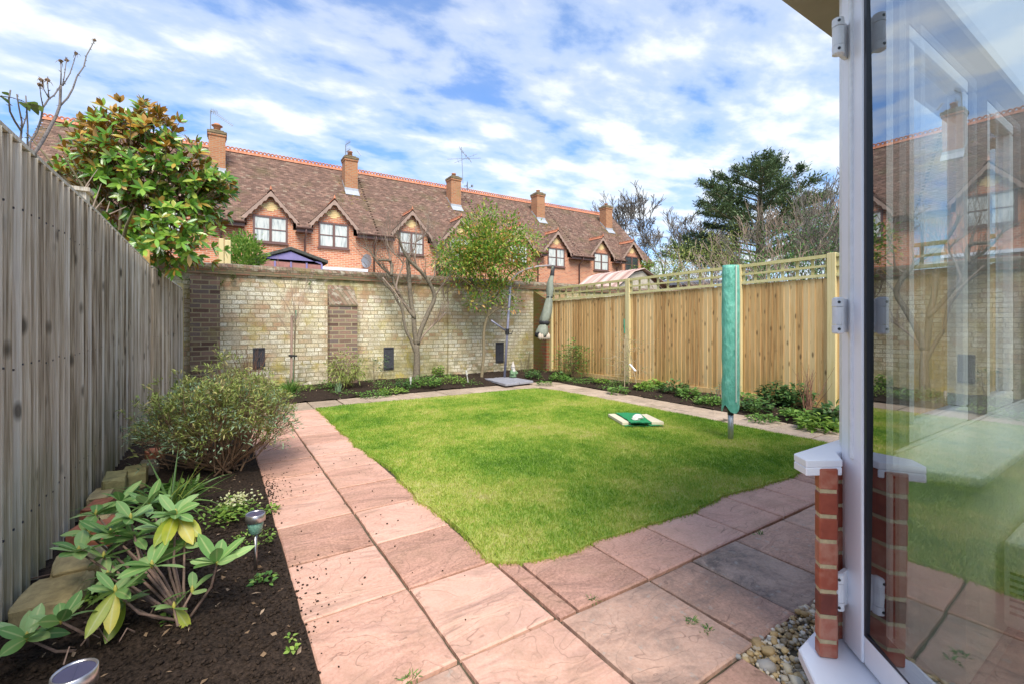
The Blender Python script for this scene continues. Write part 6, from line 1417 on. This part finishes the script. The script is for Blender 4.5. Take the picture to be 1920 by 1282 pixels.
# pale twiggy shrub and its neighbours just beyond the right fence
def thicket(lab,c,n,h,spread,r0,mat,depth=4,name='bare_shrub',minr=.006,leaf=None,wob=.16,kids=(2,3),up=.02):
    b=Vector((c.x,c.y,0)); r=thing(name,lab,'shrub',tuple(b)); o=MB();tips=[]
    for k in range(n):
        a=random.uniform(0,6.283); s=random.random()**.6*spread; grow(o,b+Vector((random.gauss(0,.15),random.gauss(0,.15),0)),Vector((math.cos(a)*s,math.sin(a)*s,1)),h*random.uniform(.35,.5),r0,depth,tips,kids,.5,up,wob,.68,4,minr)
    o.build('stems',mat,r,smooth=True)
    if leaf:
        mt,nl,ll,lw,sg=leaf; P=[];D=[]
        for q,d in tips:
            for _ in range(nl): P.append(q+Vector((random.gauss(0,sg),random.gauss(0,sg),random.gauss(0,sg)))); D.append((random.gauss(0,1),random.gauss(0,1),random.gauss(0,.6)))
        leaves('foliage',P,D,rs.uniform(.7,1.2,len(P))*ll,lw,mt,r,2,.3,.2)
M['twigpink']=plain('pinkish_pale_twigs',(.42,.30,.23),.8,noise=.3,nscale=6)
thicket('pale pinkish leafless shrub in front of the cedar, rising over the fence',AZ(1385,520,11.5),12,2.9,1.0,.018,M['twigpink'],4,minr=.0045)
thicket('tangle of pale bare stems behind the turquoise cover and trellis',AZ(1330,520,10.2),8,2.2,1.1,.013,M['twigpink'],4,minr=.004)
bare_tree('tall thin leafless tree with olive ivy haze just left of the door frame',Vector((*AZ(1535,600,17)[:2],0)),1.6,.10,6,1.35,.5,M['twigdark'],6,.009,.10,leaf=(M['gold'],1,.05,.02,.16))
bare_tree('thin leafless tree right of the cedar with pale stems',Vector((*AZ(1480,600,19)[:2],0)),1.5,.09,5,1.5,.6,M['twig'],5,.010,.08)
bare_tree('ivy-clad bushy tree close to the white door frame',Vector((*AZ(1590,600,15)[:2],0)),1.4,.09,5,1.25,.6,M['twigdark'],6,.008,.08,leaf=(M['deepgreen'],3,.10,.04,.25))
M['olive']=leafmat('olive_brown_foliage',[(0,(.07,.09,.03)),(.6,(.15,.17,.06)),(1,(.26,.25,.11))],.6,.2)
for (x,y,Z,rx,rz_,nc,mt,ln,lab) in ((1545,420,21,1.9,2.6,170,'olive',.16,'brownish olive conifer standing behind the thin bare trees'),(1300,495,26,2.6,1.2,150,'gold',.16,'yellow-green budding bushes below the cedar left side'),(1250,505,30,2.0,1.0,90,'lime_leaf',.18,'light green bushes at the end of the terrace'),(1440,505,12.5,1.5,.55,130,'midgreen',.10,'dark green hedge showing through the trellis'),(1550,500,10.5,1.3,.6,130,'deepgreen',.09,'dark evergreen hedge behind the rightmost trellis'),(1360,480,20,1.6,1.3,110,'gold',.12,'budding yellow-green shrub behind the pale bare shrub'),(1490,470,17,1.5,1.0,100,'midgreen',.12,'green shrub under the thin bare trees')):
    c=AZ(x,y,Z); bush(lab,c,rx,rz_,nc,12,M[mt],ln,ln*.4,.16*max(1,Z/16),'background_bush','shrub',shell=.3,gap=-.05)
# distant green backdrop so the gardens beyond do not end in bare ground
M['farhedge']=leafmat('distant_hedge_leaves',[(0,(.07,.10,.04)),(.6,(.13,.17,.06)),(1,(.2,.23,.09))],.6,.1)
P=[];D=[]
for k in range(9000):
    f=random.random(); p0_=AZ(1150,600,52); p1_=AZ(1700,600,36); q=p0_.lerp(p1_,f); q.z=abs(random.gauss(0,1))*1.3+random.random()*1.6+.8*mnoise.noise(Vector((f*14,0,0))); q.x+=random.gauss(0,.8); P.append(q); D.append((random.gauss(0,1),random.gauss(0,1),random.gauss(0,.6)))
o=leaves('far_hedge',P,D,.55,.25,M['farhedge'],None,1,.2,.2); tag(o,'distant band of dull green hedging behind the sheds and trees','hedge',kind='stuff')

# tufts growing in the paving joints
for x,y,lab in ((1113,1122,'grass tuft in the joint between pink and dark slabs'),(1296,1165,'grass tuft in the joint of the dark patio slabs'),(1325,1180,'second grass tuft just nearer in the same dark slab joint'),(1425,1000,'small grass tuft at the back corner of the blackened slab'),(930,1040,'weedy tuft at the near corner of the lawn'),(770,1268,'mossy tuft in the joint at the bottom of the picture')):
    c=G(x,y,0); P=[c+Vector((random.gauss(0,.012),random.gauss(0,.006),-.005)) for _ in range(40)]
    o=leaves('grass_tuft',P,[(random.gauss(0,1),random.gauss(0,.7),random.uniform(.2,1)) for _ in P],rs.uniform(.02,.05,40),.004,M['midgreen'],None,3,.4,.2); tag(o,lab,'weed')

strappy('strap_leaved_plant','low arching green leaves at the back of the bed behind the twiggy shrub','plant',at_bed(455,735,7.6),80,.36,.018,M['strap'],.5,.7)
lowplant(430,742,240,.30,.16,.07,.016,M['midgreen'],'leafy_plant','mid green foliage mass between the twiggy shrub and the back bed')
lowplant(500,748,200,.25,.12,.06,.014,M['lime_leaf'],'leafy_plant','bright fine foliage where the left bed meets the back path')
lowplant(570,740,160,.18,.10,.06,.012,M['lime_leaf'],'leafy_plant','bright green tuft by the path right of the grassy clump')
for (x,y,n,r_,h,ln,wd,mt,lab) in ((610,738,60,.10,.10,.05,.012,'midgreen','small arching green shoots left of the daffodil leaves'),(735,738,110,.20,.06,.045,.016,'lime_leaf','light green creeping patch between first marker stake and golden shrub'),(1020,722,60,.12,.06,.04,.016,'midgreen','low green patch at the bend of the back path'),(1160,738,80,.14,.08,.05,.02,'midgreen','green patch below the climber canes'),(1330,760,90,.14,.09,.05,.02,'midgreen','green patch directly left of the turquoise cover'),(1420,775,110,.15,.12,.05,.02,'deepgreen','dark green patch right of the turquoise cover foot'),(1535,805,110,.16,.10,.08,.025,'lime_leaf','pale green blades in the right bed beside the sill')):
    lowplant(x,y,n,r_,h,ln,wd,M[mt],'low_plant',lab)

P=[];D=[]
for k in range(15000):
    if random.random()<.5: x=random.uniform(.9,6.3); y=random.uniform(7.62-.045*max(0,x-1),8.75)
    else: y=random.uniform(2.2,7.3); x=random.uniform(5.78,6.45)
    if mnoise.noise(Vector((x*2.6,y*2.6,7)))<.06: continue
    if 4.2<x<5.6 and y>7.4: continue
    P.append((x,y,soil_z(x,y)+random.uniform(0,.05))); D.append((random.gauss(0,1),random.gauss(0,1),random.uniform(0,.8)))
o=leaves('ground_cover',P,D,rs.uniform(.02,.05,len(P)),rs.uniform(.008,.02,len(P)),M['midgreen'],None,2,.3,.2); tag(o,'patchy low green weeds and ground cover over the back and right beds','ground cover',kind='stuff')
